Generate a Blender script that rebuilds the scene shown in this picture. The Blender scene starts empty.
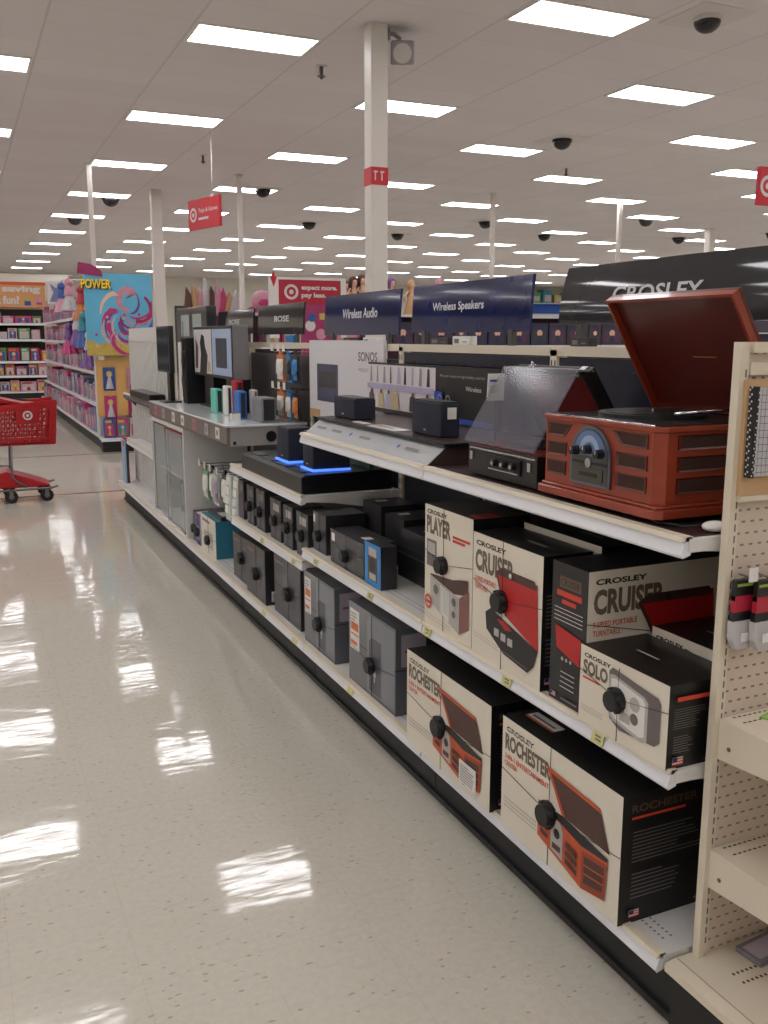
import bpy, bmesh, math, random
from mathutils import Matrix, Vector, Quaternion
random.seed(7)
SC = bpy.context.scene
COL = SC.collection
PI = math.pi

# ------------------------------------------------------------------ materials
def lin(c):
    return tuple(((v/255)/12.92 if v <= 10 else (((v/255)+0.055)/1.055)**2.4) for v in c)
MATS = {}
def mat(name, rgb, rough=0.5, metal=0.0, noise=0.06, scale=30, bump=0.0, coat=0.0, spec=0.5, trans=0.0, alpha=1.0):
    if name in MATS: return MATS[name]
    m = bpy.data.materials.new(name); m.use_nodes = True
    nt = m.node_tree; b = nt.nodes['Principled BSDF']
    c = lin(rgb)
    b.inputs['Roughness'].default_value = rough
    b.inputs['Metallic'].default_value = metal
    b.inputs['Specular IOR Level'].default_value = spec
    b.inputs['Coat Weight'].default_value = coat
    b.inputs['Transmission Weight'].default_value = trans
    b.inputs['Alpha'].default_value = alpha
    if noise:
        tc = nt.nodes.new('ShaderNodeTexCoord'); n = nt.nodes.new('ShaderNodeTexNoise')
        n.inputs['Scale'].default_value = scale; n.inputs['Detail'].default_value = 3
        mx = nt.nodes.new('ShaderNodeMix'); mx.data_type = 'RGBA'
        nt.links.new(tc.outputs['Object'], n.inputs['Vector'])
        nt.links.new(n.outputs['Fac'], mx.inputs['Factor'])
        mx.inputs['A'].default_value = (*[v*(1-noise) for v in c], 1)
        mx.inputs['B'].default_value = (*[min(1, v*(1+noise)) for v in c], 1)
        nt.links.new(mx.outputs['Result'], b.inputs['Base Color'])
        if bump:
            bp = nt.nodes.new('ShaderNodeBump'); bp.inputs['Strength'].default_value = bump; bp.inputs['Distance'].default_value = 0.002
            nt.links.new(n.outputs['Fac'], bp.inputs['Height']); nt.links.new(bp.outputs['Normal'], b.inputs['Normal'])
    else:
        b.inputs['Base Color'].default_value = (*c, 1)
    MATS[name] = m
    return m
def emit(name, rgb, s):
    if name in MATS: return MATS[name]
    m = bpy.data.materials.new(name); m.use_nodes = True
    b = m.node_tree.nodes['Principled BSDF']
    b.inputs['Base Color'].default_value = (*lin(rgb), 1)
    b.inputs['Emission Color'].default_value = (*lin(rgb), 1)
    b.inputs['Emission Strength'].default_value = s
    MATS[name] = m
    return m
def N(nt, t, **kw):
    n = nt.nodes.new(t)
    for k, v in kw.items(): setattr(n, k, v)
    return n
def mathn(nt, op, a, b=None):
    n = nt.nodes.new('ShaderNodeMath'); n.operation = op
    for i, v in enumerate((a, b)):
        if v is None: continue
        if isinstance(v, (int, float)): n.inputs[i].default_value = v
        else: nt.links.new(v, n.inputs[i])
    return n.outputs[0]

CREAM_METAL = mat('cream_powder_coat', (214, 203, 182), .42, noise=.03, scale=8)
WHITE_METAL = mat('white_powder_coat', (214, 212, 208), .4, noise=.03, scale=8)
RAIL = mat('price_rail_plastic', (222, 222, 226), .3, noise=.02)
BLACK = mat('black_plastic', (22, 21, 23), .35, noise=.1)
KICK = mat('black_kick_vinyl', (27, 26, 27), .55, noise=.15, scale=12, bump=.2)
DARKPANEL = mat('dark_back_panel', (26, 27, 36), .5, noise=.15, scale=6)
GREYPANEL = mat('charcoal_back_panel', (84, 78, 76), .6, noise=.05, scale=6)
CARD = mat('black_carton', (20, 18, 19), .38, noise=.15, scale=20)
CREAMCARD = mat('cream_carton_print', (218, 209, 192), .42, noise=.03, scale=20)
TAUPE = mat('taupe_ink', (104, 92, 78), .5, noise=.05)
BLACKINK = mat('black_ink', (32, 29, 29), .5, noise=0)
REDINK = mat('red_ink', (200, 62, 44), .5, noise=0)
WHITEINK = mat('white_ink', (205, 200, 198), .5, noise=0)
GREYINK = mat('grey_ink', (120, 116, 112), .5, noise=0)
WOOD = mat('cherry_wood', (142, 54, 30), .28, noise=.25, scale=14, coat=.3)
WOODD = mat('dark_cherry_wood', (84, 26, 16), .38, noise=.2, scale=14, coat=.2)
GRILLE = mat('speaker_cloth_brown', (58, 32, 22), .9, noise=.5, scale=260)
PEWTER = mat('pewter_dial_metal', (112, 116, 128), .32, metal=.8, noise=.1)
DIALBLUE = mat('blue_dial_print', (92, 116, 158), .3, noise=.15, scale=40)
CHROME = mat('chrome', (205, 205, 208), .15, metal=1, noise=.03)
PEWT2 = mat('cassette_door_pewter', (86, 84, 82), .4, metal=.6, noise=.1)
PRORANGE = mat('printed_orange_wood', (188, 82, 44), .45, noise=.15, scale=30)
PRBROWN = mat('printed_dark_brown', (74, 44, 36), .45, noise=.1)
PRRED = mat('printed_red', (178, 30, 30), .45, noise=.05)
PRSILVER = mat('printed_silver', (176, 170, 166), .4, noise=.08, scale=60)
PRGREY = mat('printed_grey', (104, 96, 94), .4, noise=.1)
YELLOWTAG = mat('yellow_price_tag', (206, 200, 136), .5, noise=.05)
WHITETAG = mat('white_paper_tag', (222, 220, 214), .5, noise=.03)

# ------------------------------------------------------------------ mesh builder
FONT_CACHE = {}
def text_geo(s, bold=0.012, sx=1.0):
    k = (s, bold)
    if k not in FONT_CACHE:
        cu = bpy.data.curves.new('letters', 'FONT'); cu.body = s; cu.size = 1; cu.offset = bold; cu.resolution_u = 3
        o = bpy.data.objects.new('letters', cu); COL.objects.link(o)
        dg = bpy.context.evaluated_depsgraph_get()
        me = bpy.data.meshes.new_from_object(o.evaluated_get(dg))
        vs = [tuple(v.co) for v in me.vertices]; fs = [tuple(p.vertices) for p in me.polygons]
        bpy.data.objects.remove(o); bpy.data.curves.remove(cu); bpy.data.meshes.remove(me)
        x0 = min(v[0] for v in vs); x1 = max(v[0] for v in vs); y0 = min(v[1] for v in vs); y1 = max(v[1] for v in vs)
        FONT_CACHE[k] = ([((v[0]-x0)/(x1-x0), (v[1]-y0)/(y1-y0)) for v in vs], fs)
    return FONT_CACHE[k]

class MB:
    def __init__(s): s.v = []; s.f = []; s.m = []; s.sm = []; s.mats = []; s.M = None
    def mi(s, m):
        if m not in s.mats: s.mats.append(m)
        return s.mats.index(m)
    def add(s, vs, fs, m, smooth=False):
        b = len(s.v)
        if s.M is not None: vs = [tuple(s.M @ Vector(v)) for v in vs]
        s.v += [tuple(v) for v in vs]; i = s.mi(m)
        for f in fs: s.f.append(tuple(b+k for k in f)); s.m.append(i); s.sm.append(smooth)
        return s
    def box(s, x0, x1, y0, y1, z0, z1, m):
        vs = [(x, y, z) for x in (x0, x1) for y in (y0, y1) for z in (z0, z1)]
        return s.add(vs, [(0,1,3,2),(4,6,7,5),(0,4,5,1),(2,3,7,6),(0,2,6,4),(1,5,7,3)], m)
    def cbox(s, c, d, m): return s.box(c[0]-d[0]/2, c[0]+d[0]/2, c[1]-d[1]/2, c[1]+d[1]/2, c[2]-d[2]/2, c[2]+d[2]/2, m)
    def poly(s, pts, m): return s.add(pts, [tuple(range(len(pts)))], m)
    def prism(s, pts, d, m):
        """pts: planar polygon in 3D, extruded by the vector d"""
        n = len(pts); q = [tuple(p[i]+d[i] for i in range(3)) for p in pts]
        return s.add(list(pts)+q, [tuple(range(n))[::-1], tuple(range(n, 2*n))]+[(i, (i+1) % n, n+(i+1) % n, n+i) for i in range(n)], m)
    def cyl(s, a, b, r, m, n=16, r2=None, cap=True):
        a = Vector(a); b = Vector(b); d = (b-a).normalized()
        u = d.orthogonal().normalized(); w = d.cross(u); r2 = r if r2 is None else r2
        ra = [a+(u*math.cos(t)+w*math.sin(t))*r for t in [2*PI*i/n for i in range(n)]]
        rb = [b+(u*math.cos(t)+w*math.sin(t))*r2 for t in [2*PI*i/n for i in range(n)]]
        s.add(ra+rb, [(i, (i+1) % n, n+(i+1) % n, n+i) for i in range(n)], m, True)
        if cap: s.add(ra, [tuple(range(n))[::-1]], m); s.add(rb, [tuple(range(n))], m)
        return s
    def tube(s, pts, r, m, n=8):
        P = [Vector(p) for p in pts]; vs = []; prev = None
        for i, p in enumerate(P):
            d = (P[min(i+1, len(P)-1)]-P[max(i-1, 0)]).normalized()
            u = d.orthogonal().normalized() if prev is None else (prev-d*prev.dot(d)).normalized()
            prev = u; w = d.cross(u)
            vs += [p+(u*math.cos(2*PI*k/n)+w*math.sin(2*PI*k/n))*r for k in range(n)]
        fs = [(i*n+k, i*n+(k+1) % n, (i+1)*n+(k+1) % n, (i+1)*n+k) for i in range(len(P)-1) for k in range(n)]
        fs += [tuple(range(n))[::-1], tuple(range((len(P)-1)*n, len(P)*n))]
        return s.add(vs, fs, m, True)
    def ball(s, c, r, m, n=14, k=9, half=False):
        r = (r, r, r) if isinstance(r, (int, float)) else r; vs = []; t0 = PI/2 if half else 0
        for j in range(k+1):
            th = t0+(PI-t0)*j/k
            for i in range(n): vs.append((c[0]+r[0]*math.sin(th)*math.cos(2*PI*i/n), c[1]+r[1]*math.sin(th)*math.sin(2*PI*i/n), c[2]+r[2]*math.cos(th)))
        return s.add(vs, [(j*n+i, j*n+(i+1) % n, (j+1)*n+(i+1) % n, (j+1)*n+i) for j in range(k) for i in range(n)], m, True)
    def build(s, name, parent=None, bevel=0, loc=None):
        me = bpy.data.meshes.new(name)
        if parent is not None: o0 = world_loc(parent)
        else: o0 = Vector(loc) if loc is not None else Vector((0, 0, 0))
        me.from_pydata([tuple(Vector(v)-o0) for v in s.v], [], s.f)
        for m in s.mats: me.materials.append(m)
        me.polygons.foreach_set('material_index', s.m); me.polygons.foreach_set('use_smooth', s.sm)
        me.update()
        o = bpy.data.objects.new(name, me); COL.objects.link(o)
        if parent is not None: o.parent = parent
        else: o.location = o0
        if bevel:
            bv = o.modifiers.new('bevel', 'BEVEL'); bv.width = bevel; bv.segments = 2; bv.limit_method = 'ANGLE'; bv.angle_limit = math.radians(50)
        return o
def world_loc(o):
    v = Vector((0, 0, 0))
    while o is not None: v += o.location; o = o.parent
    return v

class Face:
    """printed artwork on a flat face: u runs rightwards, w upwards, both in 0..1"""
    def __init__(s, mb, o, u, w, W, H):
        s.mb = mb; s.o = Vector(o); s.u = Vector(u); s.w = Vector(w); s.n = s.u.cross(s.w); s.W = W; s.H = H; s.l = 0
    def P(s, a, b): return tuple(s.o+s.u*(a*s.W)+s.w*(b*s.H)+s.n*(0.0004+s.l*0.00025))
    def poly(s, pts, m): s.l += 1; s.mb.poly([s.P(*p) for p in pts], m)
    def rect(s, a, b, c, d, m): s.poly([(a, b), (c, b), (c, d), (a, d)], m)
    def line(s, a, b, c, d, t, m):
        dx, dy = (c-a)*s.W, (d-b)*s.H; L = math.hypot(dx, dy); nx, ny = -dy/L*t/2/s.W, dx/L*t/2/s.H
        s.poly([(a-nx, b-ny), (c-nx, d-ny), (c+nx, d+ny), (a+nx, b+ny)], m)
    def disc(s, a, b, r, m, n=20, ry=None):
        ry = r if ry is None else ry
        s.poly([(a+r/s.W*math.cos(2*PI*i/n), b+ry/s.H*math.sin(2*PI*i/n)) for i in range(n)], m)
    def ring(s, a, b, r, r2, m, n=24):
        s.l += 1; o = [s.P(a+r/s.W*math.cos(2*PI*i/n), b+r/s.H*math.sin(2*PI*i/n)) for i in range(n)]
        q = [s.P(a+r2/s.W*math.cos(2*PI*i/n), b+r2/s.H*math.sin(2*PI*i/n)) for i in range(n)]
        s.mb.add(o+q, [(i, (i+1) % n, n+(i+1) % n, n+i) for i in range(n)], m)
    def text(s, t, a, b, c, d, m, bold=.012):
        s.l += 1; vs, fs = text_geo(t, bold)
        s.mb.add([s.P(a+v[0]*(c-a), b+v[1]*(d-b)) for v in vs], fs, m)
def front(mb, x, yfar, z, W, H): return Face(mb, (x, yfar, z), (0, -1, 0), (0, 0, 1), W, H)     # faces the aisle
def side(mb, x, y, z, W, H): return Face(mb, (x, y, z), (1, 0, 0), (0, 0, 1), W, H)             # faces the near end of the run
def top(mb, x, yfar, z, W, H): return Face(mb, (x, yfar, z), (0, -1, 0), (1, 0, 0), W, H)

def tag(o, label, cat, group=None, kind=None):
    if label: o['label'] = label
    if cat: o['category'] = cat
    if group: o['group'] = group
    if kind: o['kind'] = kind
    return o
def empty(name, loc, label, cat, group=None):
    o = bpy.data.objects.new(name, None); COL.objects.link(o); o.location = loc; o.empty_display_size = .05
    return tag(o, label, cat, group)
def struct(mb, name):
    o = mb.build(name); o['kind'] = 'structure'; return o

# ------------------------------------------------------------------ camera
f = 925.0; pitch = math.atan(174/f); yaw = math.atan(427*math.cos(pitch)/f)
cam = bpy.data.cameras.new('camera'); co = bpy.data.objects.new('camera', cam); COL.objects.link(co)
co.location = (0, 0, 1.6); co.rotation_euler = (PI/2-pitch, 0, -yaw)
cam.sensor_fit = 'HORIZONTAL'; cam.sensor_width = 36; cam.lens = f/768*36; cam.clip_start = .05; cam.clip_end = 200
SC.camera = co
SC.view_settings.view_transform = 'Standard'; SC.view_settings.look = 'None'; SC.view_settings.gamma = 1
SC.view_settings.use_curve_mapping = False; SC.view_settings.exposure = 0.0
w = bpy.data.worlds.new('world'); SC.world = w; w.use_nodes = True
w.node_tree.nodes['Background'].inputs[0].default_value = (.9, .88, .85, 1); w.node_tree.nodes['Background'].inputs[1].default_value = 0.05

CZ = 4.42
XMIN, XMAX, YMIN, YMAX = -24.0, 50.0, -9.0, 45.0
# ------------------------------------------------------------------ floor / ceiling / walls
def floor_mat():
    m = bpy.data.materials.new('polished_vinyl_tile'); m.use_nodes = True; nt = m.node_tree; b = nt.nodes['Principled BSDF']; L = nt.links.new
    tc = N(nt, 'ShaderNodeTexCoord')
    big = N(nt, 'ShaderNodeTexNoise'); big.inputs['Scale'].default_value = .8; big.inputs['Detail'].default_value = 4
    L(tc.outputs['Object'], big.inputs['Vector'])
    base = N(nt, 'ShaderNodeMix', data_type='RGBA'); base.inputs['A'].default_value = (*lin((190, 186, 172)), 1); base.inputs['B'].default_value = (*lin((202, 197, 183)), 1)
    L(big.outputs['Fac'], base.inputs['Factor'])
    # fine marbling
    fi = N(nt, 'ShaderNodeTexNoise'); fi.inputs['Scale'].default_value = 45; fi.inputs['Detail'].default_value = 4; fi.inputs['Roughness'].default_value = .7
    L(tc.outputs['Object'], fi.inputs['Vector'])
    r0 = N(nt, 'ShaderNodeMapRange'); r0.inputs['From Min'].default_value = .35; r0.inputs['From Max'].default_value = .65; r0.inputs['To Min'].default_value = .94; r0.inputs['To Max'].default_value = 1.04
    L(fi.outputs['Fac'], r0.inputs['Value'])
    hs = N(nt, 'ShaderNodeHueSaturation'); L(base.outputs['Result'], hs.inputs['Color']); L(r0.outputs[0], hs.inputs['Value'])
    # brown chips: stretched voronoi cells, sparse
    mp = N(nt, 'ShaderNodeMapping'); mp.inputs['Scale'].default_value = (26, 62, 20); mp.inputs['Rotation'].default_value = (0, 0, .9)
    L(tc.outputs['Object'], mp.inputs['Vector'])
    dst = N(nt, 'ShaderNodeTexNoise'); dst.inputs['Scale'].default_value = 9
    L(tc.outputs['Object'], dst.inputs['Vector'])
    ad = N(nt, 'ShaderNodeMix', data_type='RGBA', blend_type='LINEAR_LIGHT'); ad.inputs['Factor'].default_value = .9
    L(mp.outputs[0], ad.inputs['A']); L(dst.outputs['Color'], ad.inputs['B'])
    vo = N(nt, 'ShaderNodeTexVoronoi'); vo.inputs['Scale'].default_value = 1; L(ad.outputs['Result'], vo.inputs['Vector'])
    dn = mathn(nt, 'LESS_THAN', vo.outputs['Distance'], .2)
    sp = N(nt, 'ShaderNodeSeparateColor'); L(vo.outputs['Color'], sp.inputs[0])
    pick = mathn(nt, 'GREATER_THAN', sp.outputs[0], .72)
    msk = mathn(nt, 'MULTIPLY', mathn(nt, 'MULTIPLY', dn, pick), .42)
    c2 = N(nt, 'ShaderNodeMix', data_type='RGBA'); c2.inputs['B'].default_value = (*lin((112, 92, 70)), 1)
    L(msk, c2.inputs['Factor']); L(hs.outputs[0], c2.inputs['A'])
    # tile seams, very faint
    sx = N(nt, 'ShaderNodeSeparateXYZ'); L(tc.outputs['Object'], sx.inputs[0])
    def seam(o): return mathn(nt, 'LESS_THAN', mathn(nt, 'PINGPONG', o, .1524), .0012)
    sm = mathn(nt, 'MULTIPLY', mathn(nt, 'MAXIMUM', seam(sx.outputs[0]), seam(sx.outputs[1])), .13)
    c3 = N(nt, 'ShaderNodeMix', data_type='RGBA'); c3.inputs['B'].default_value = (*lin((120, 108, 92)), 1)
    L(sm, c3.inputs['Factor']); L(c2.outputs['Result'], c3.inputs['A'])
    L(c3.outputs['Result'], b.inputs['Base Color'])
    b.inputs['Roughness'].default_value = .06; b.inputs['IOR'].default_value = 1.5; b.inputs['Specular IOR Level'].default_value = .5
    # wavy polish
    w1 = N(nt, 'ShaderNodeTexNoise'); w1.inputs['Scale'].default_value = 3.2; w1.inputs['Detail'].default_value = 2
    mp2 = N(nt, 'ShaderNodeMapping'); mp2.inputs['Scale'].default_value = (1, 2.2, 1); L(tc.outputs['Object'], mp2.inputs['Vector']); L(mp2.outputs[0], w1.inputs['Vector'])
    bp = N(nt, 'ShaderNodeBump'); bp.inputs['Strength'].default_value = 1; bp.inputs['Distance'].default_value = .0016
    w2 = N(nt, 'ShaderNodeTexNoise'); w2.inputs['Scale'].default_value = 6; w2.inputs['Detail'].default_value = 3
    mp3 = N(nt, 'ShaderNodeMapping'); mp3.inputs['Scale'].default_value = (1, 7, 1); mp3.inputs['Rotation'].default_value = (0, 0, .12); L(tc.outputs['Object'], mp3.inputs['Vector']); L(mp3.outputs[0], w2.inputs['Vector'])
    hsum = mathn(nt, 'ADD', w1.outputs['Fac'], mathn(nt, 'MULTIPLY', w2.outputs['Fac'], .16))
    L(hsum, bp.inputs['Height']); L(bp.outputs[0], b.inputs['Normal'])
    return m
def ceil_mat():
    m = bpy.data.materials.new('acoustic_ceiling_tile'); m.use_nodes = True; nt = m.node_tree; b = nt.nodes['Principled BSDF']; L = nt.links.new
    tc = N(nt, 'ShaderNodeTexCoord'); sx = N(nt, 'ShaderNodeSeparateXYZ'); L(tc.outputs['Object'], sx.inputs[0])
    ax = mathn(nt, 'ADD', sx.outputs[0], 100*1.245-2.81+.6225); ay = mathn(nt, 'ADD', sx.outputs[1], 100*.5967-9.25+.2983)
    gx = mathn(nt, 'LESS_THAN', mathn(nt, 'PINGPONG', ax, .6225), .012); gy = mathn(nt, 'LESS_THAN', mathn(nt, 'PINGPONG', ay, .29835), .009)
    g = mathn(nt, 'MAXIMUM', gx, mathn(nt, 'MULTIPLY', gy, .45))
    # every tile slightly its own tone
    fx = mathn(nt, 'FLOOR', mathn(nt, 'DIVIDE', ax, 1.245)); fy = mathn(nt, 'FLOOR', mathn(nt, 'DIVIDE', ay, .5967))
    cv = N(nt, 'ShaderNodeCombineXYZ'); L(fx, cv.inputs[0]); L(fy, cv.inputs[1])
    wn = N(nt, 'ShaderNodeTexWhiteNoise'); L(cv.outputs[0], wn.inputs['Vector'])
    c = N(nt, 'ShaderNodeMix', data_type='RGBA'); c.inputs['A'].default_value = (*lin((214, 207, 208)), 1); c.inputs['B'].default_value = (*lin((219, 212, 213)), 1)
    L(wn.outputs['Value'], c.inputs['Factor'])
    ns = N(nt, 'ShaderNodeTexNoise'); ns.inputs['Scale'].default_value = 60
    L(tc.outputs['Object'], ns.inputs['Vector'])
    c2 = N(nt, 'ShaderNodeMix', data_type='RGBA'); c2.inputs['B'].default_value = (*lin((150, 144, 140)), 1)
    L(mathn(nt, 'MULTIPLY', g, .3), c2.inputs['Factor']); L(c.outputs['Result'], c2.inputs['A'])
    L(c2.outputs['Result'], b.inputs['Base Color']); b.inputs['Roughness'].default_value = .9
    bp = N(nt, 'ShaderNodeBump'); bp.inputs['Strength'].default_value = .2; bp.inputs['Distance'].default_value = .002
    L(ns.outputs['Fac'], bp.inputs['Height']); L(bp.outputs[0], b.inputs['Normal'])
    return m
FLOORM = floor_mat()
mb = MB(); mb.box(XMIN, XMAX, YMIN, YMAX, -.1, 0, FLOORM); struct(mb, 'floor')
mb = MB(); mb.box(XMIN, XMAX, YMIN, YMAX, CZ, CZ+.1, ceil_mat()); struct(mb, 'ceiling')
WALL = mat('white_wall_paint', (222, 218, 206), .8, noise=.02, scale=2)
mb = MB(); mb.box(XMIN, XMAX, YMAX, YMAX+.2, 0, CZ, WALL); struct(mb, 'wall_back')
mb = MB(); mb.box(XMIN-.2, XMIN, YMIN, YMAX, 0, CZ, WALL); struct(mb, 'wall_left')
mb = MB(); mb.box(XMAX, XMAX+.2, YMIN, YMAX, 0, CZ, WALL); struct(mb, 'wall_right')
mb = MB(); mb.box(XMIN, XMAX, YMIN-.2, YMIN, 0, CZ, WALL); struct(mb, 'wall_front')
mb = MB(); mb.box(27.5, 42, YMAX-.06, YMAX, 2.95, 3.5, mat('blue_wall_band', (36, 84, 178), .6)); struct(mb, 'trim_1')
STRIPE = mat('red_floor_tile', (150, 44, 40), .2, noise=.05)
mb = MB(); mb.box(XMIN, 4.9, 10.0, 10.05, 0, .0012, STRIPE); struct(mb, 'trim_2')
mb = MB(); mb.box(XMIN, 4.9, 13.4, 13.45, 0, .0012, STRIPE); struct(mb, 'trim_3')
DGREY = mat('service_door_grey', (136, 130, 122), .6)
mb = MB()
mb.box(9.6, 11.4, YMAX-.05, YMAX, 0, 3.0, DGREY); mb.box(9.5, 9.6, YMAX-.08, YMAX, 0, 3.1, GREYPANEL); mb.box(11.4, 11.5, YMAX-.08, YMAX, 0, 3.1, GREYPANEL); mb.box(9.5, 11.5, YMAX-.08, YMAX, 3.0, 3.1, GREYPANEL)
struct(mb, 'door_1')

# ------------------------------------------------------------------ ceiling lights
DIFF = emit('lit_diffuser', (250, 247, 250), 10.6)
FRAME = mat('troffer_frame', (225, 222, 216), .5)
proto = None
def frame_mb(x, y):
    m = MB(); a, b = .6, .298; c, d = .575, .262; z0, z1 = CZ-.012, CZ+.0
    m.box(x-a, x+a, y-b, y-d, z0, z1, FRAME); m.box(x-a, x+a, y+d, y+b, z0, z1, FRAME)
    m.box(x-a, x-c, y-d, y+d, z0, z1, FRAME); m.box(x+c, x+a, y-d, y+d, z0, z1, FRAME)
    return m
def ceiling_light(x, y, label, group):
    global proto
    if proto is None:
        o = frame_mb(x, y).build('ceiling_light', loc=(x, y, CZ-.006))
        d = MB(); d.box(x-.575, x+.575, y-.262, y+.262, CZ-.008, CZ-.001, DIFF); d = d.build('diffuser', o)
        proto = (o, d)
    else:
        o = proto[0].copy(); COL.objects.link(o); o.location = (x, y, CZ-.006)
        d = proto[1].copy(); COL.objects.link(d); d.parent = o
    tag(o, label, 'ceiling light', group)
NEAR_L = {(1, 1): 'lit white ceiling light up beside the main column, on its aisle side', (2, 0): 'largest lit white ceiling light, at the top edge of the photo',
          (2, 1): 'lit white ceiling light partly hidden behind the square main column', (3, 1): 'lit white ceiling light nearest the dark camera dome above the cut-off corner sign',
          (1, 2): 'lit white ceiling light straight above the hanging red aisle sign', (3, 2): 'lit white ceiling light just short of the second dark camera dome',
          (4, 1): 'lit white ceiling light in the top right corner area beyond the largest one', }
for i in range(-9, 20):
    for k in range(-3, 11):
        x = 2.81+(i-1)*2.49; y = 5.67+3.58*k if i % 2 else 3.87+3.58*k+ .0
        if i % 2 == 0: y += 0
        if y > YMAX-1 or y < YMIN+1 or x > XMAX-1 or (x < -6 and y > 24): continue
        kk = k
        lab = NEAR_L.get((i, k)) if i % 2 else NEAR_L.get((i, k-1))
        if lab: ceiling_light(x, y, lab, 'ceiling lights')
        else:
            row = 'over the aisle' if x < 1 else ('over the electronics shelving run' if x < 6 else 'past the shelving header signs')
            dist = 'near' if y < 12 else ('midway' if y < 24 else 'far')
            ceiling_light(x, y, {'near': 'large near ceiling light ', 'midway': 'middle-distance ceiling light ', 'far': 'small distant ceiling light '}[dist]+row, 'ceiling lights '+dist+' '+row)

# columns
COLM = mat('column_paint', (214, 208, 200), .45, noise=.02)
def column(x, y, wd, name, label, hi=CZ):
    m = MB(); m.box(x-wd/2, x+wd/2, y-wd/2, y+wd/2, 0, hi, COLM)
    m.box(x-wd/2-.02, x+wd/2+.02, y-wd/2-.02, y+wd/2+.02, 0, .12, COLM)
    o = m.build(name, loc=(x, y, 0), bevel=.008); tag(o, label, 'column'); return o
c = column(3.72, 8.38, .168, 'support_column', 'square white support column nearest the camera with a red band')
m = MB(); REDS = mat('red_sign_vinyl', (190, 26, 44), .4, noise=.03)
m.box(3.632, 3.808, 8.292, 8.468, 3.01, 3.17, REDS)
F = side(m, 3.632, 8.292, 3.01, .176, .16)
for a in (.2, .58): F.rect(a, .25, a+.07, .75, WHITEINK); F.rect(a-.06, .68, a+.17, .78, WHITEINK)
m.build('red_band', c)
column(3.72, 18.95, .2, 'support_column', 'square white column beyond the fashion doll poster')
POLEM = COLM
for x, y, lab in ((2.18, 16.55, 'thin white pole rising over the doll aisle'), (4.73, 16.6, 'thin white pole behind the hanging red aisle sign'), (9.88, 16.55, 'thin white pole above the Wireless Speakers sign'), (12.8, 16.3, 'thin white pole over the gap between Wireless Speakers and Crosley signs')):
    m = MB(); m.box(x-.04, x+.04, y-.04, y+.04, 0, CZ, POLEM); m.box(x-.07, x+.07, y-.07, y+.07, 0, .02, POLEM); m.box(x-.06, x+.06, y-.06, y+.06, CZ-.02, CZ, POLEM)
    tag(m.build('power_pole', loc=(x, y, 0), bevel=.004), lab, 'pole')
column(18.2, 19.4, .2, 'support_column', 'small distant white column above the Crosley header sign')

# security cameras: white plate and dark dome
DOMEM = mat('smoked_dome', (22, 20, 24), .08, noise=0)
PLATE = mat('dome_plate', (206, 200, 196), .6, noise=.02)
domes = [(6.33, 6.95, .12, 'large dark camera dome on a white ceiling tile nearest the camera'), (8.18, 11.8, .13, 'dark camera dome between two lights above the speakers sign'),
         (3.09, 20.4, .16, 'dark camera dome over the doll aisle column'), (2.78, 24.0, .16, 'smaller dark camera dome further over the doll aisle'), (5.6, 18.0, .14, 'dark camera dome just past the hanging red aisle sign'),
         (8.2, 22.6, .16, 'dark camera dome above the expect more sign'), (12.1, 20.6, .16, 'dark camera dome above the Wireless Speakers sign, higher one'), (11.3, 24, .16, 'dark camera dome above the Wireless Speakers sign, lower one'),
         (15.4, 18.6, .16, 'dark camera dome above the Crosley sign end nearest the gap'), (15.1, 22.5, .16, 'small dark camera dome past the Crosley sign end'), (19.0, 21.5, .17, 'tiny dark camera dome over the Crosley lettering'), (20.5, 19.5, .17, 'tiny dark camera dome above the open record player lid')]
for x, y, r, lab in domes:
    m = MB(); m.box(x-.3, x+.3, y-.3, y+.3, CZ-.006, CZ-.0005, PLATE); m.cyl((x, y, CZ-.04), (x, y, CZ-.005), r*1.1, PLATE if r < .13 else DOMEM, 24)
    o = m.build('security_camera', loc=(x, y, CZ)); m = MB(); m.ball((x, y, CZ-.035), (r, r, r*.85), DOMEM, 20, 8, half=True); m.build('dome', o)
    tag(o, lab, 'security camera')
# ceiling sprinklers
for x, y, lab in ((3.72, 9.8, 'small grey pendant sprinkler hanging nearest the main column'), (3.73, 15.1, 'small grey pendant sprinkler above the red aisle sign'), (9.6, 13.7, 'small grey pendant sprinkler near the speakers sign lights'), (12.6, 12.4, 'small grey pendant sprinkler by the cut-off corner sign'), (3.8, 19.8, 'tiny grey sprinkler by the far column')):
    m = MB(); m.cyl((x, y, CZ-.1), (x, y, CZ), .02, PEWT2, 10); m.cyl((x, y, CZ-.006), (x, y, CZ), .06, PLATE, 16); m.cyl((x, y, CZ-.13), (x, y, CZ-.1), .012, PEWT2, 8, r2=.03); m.cyl((x, y, CZ-.105), (x, y, CZ-.1), .045, PEWT2, 12)
    tag(m.build('sprinkler', loc=(x, y, CZ)), lab, 'sprinkler')
# speaker horn on the column
m = MB(); g = mat('camera_housing', (150, 145, 150), .5)
m.M = Matrix.Translation((3.99, 8.38, 4.22)) @ Matrix.Rotation(math.radians(-25), 4, 'Z') @ Matrix.Rotation(math.radians(18), 4, 'X')
m.box(-.11, .11, -.13, .13, -.1, .1, g); m.cyl((0, -.13, 0), (0, -.17, 0), .085, g, 20, r2=.1); m.cyl((0, -.171, 0), (0, -.172, 0), .085, PLATE, 20); m.M = None
o = m.build('wall_loudspeaker', loc=(3.99, 8.38, 4.22), bevel=.015); tag(o, 'pale grey box loudspeaker bracketed high on the main column', 'loudspeaker')
m = MB(); m.tube([(3.83, 8.38, 4.36), (3.9, 8.38, 4.37), (3.97, 8.38, 4.33)], .02, g); m.box(3.826, 3.845, 8.33, 8.43, 4.3, 4.4, g); m.build('bracket', o)

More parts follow.
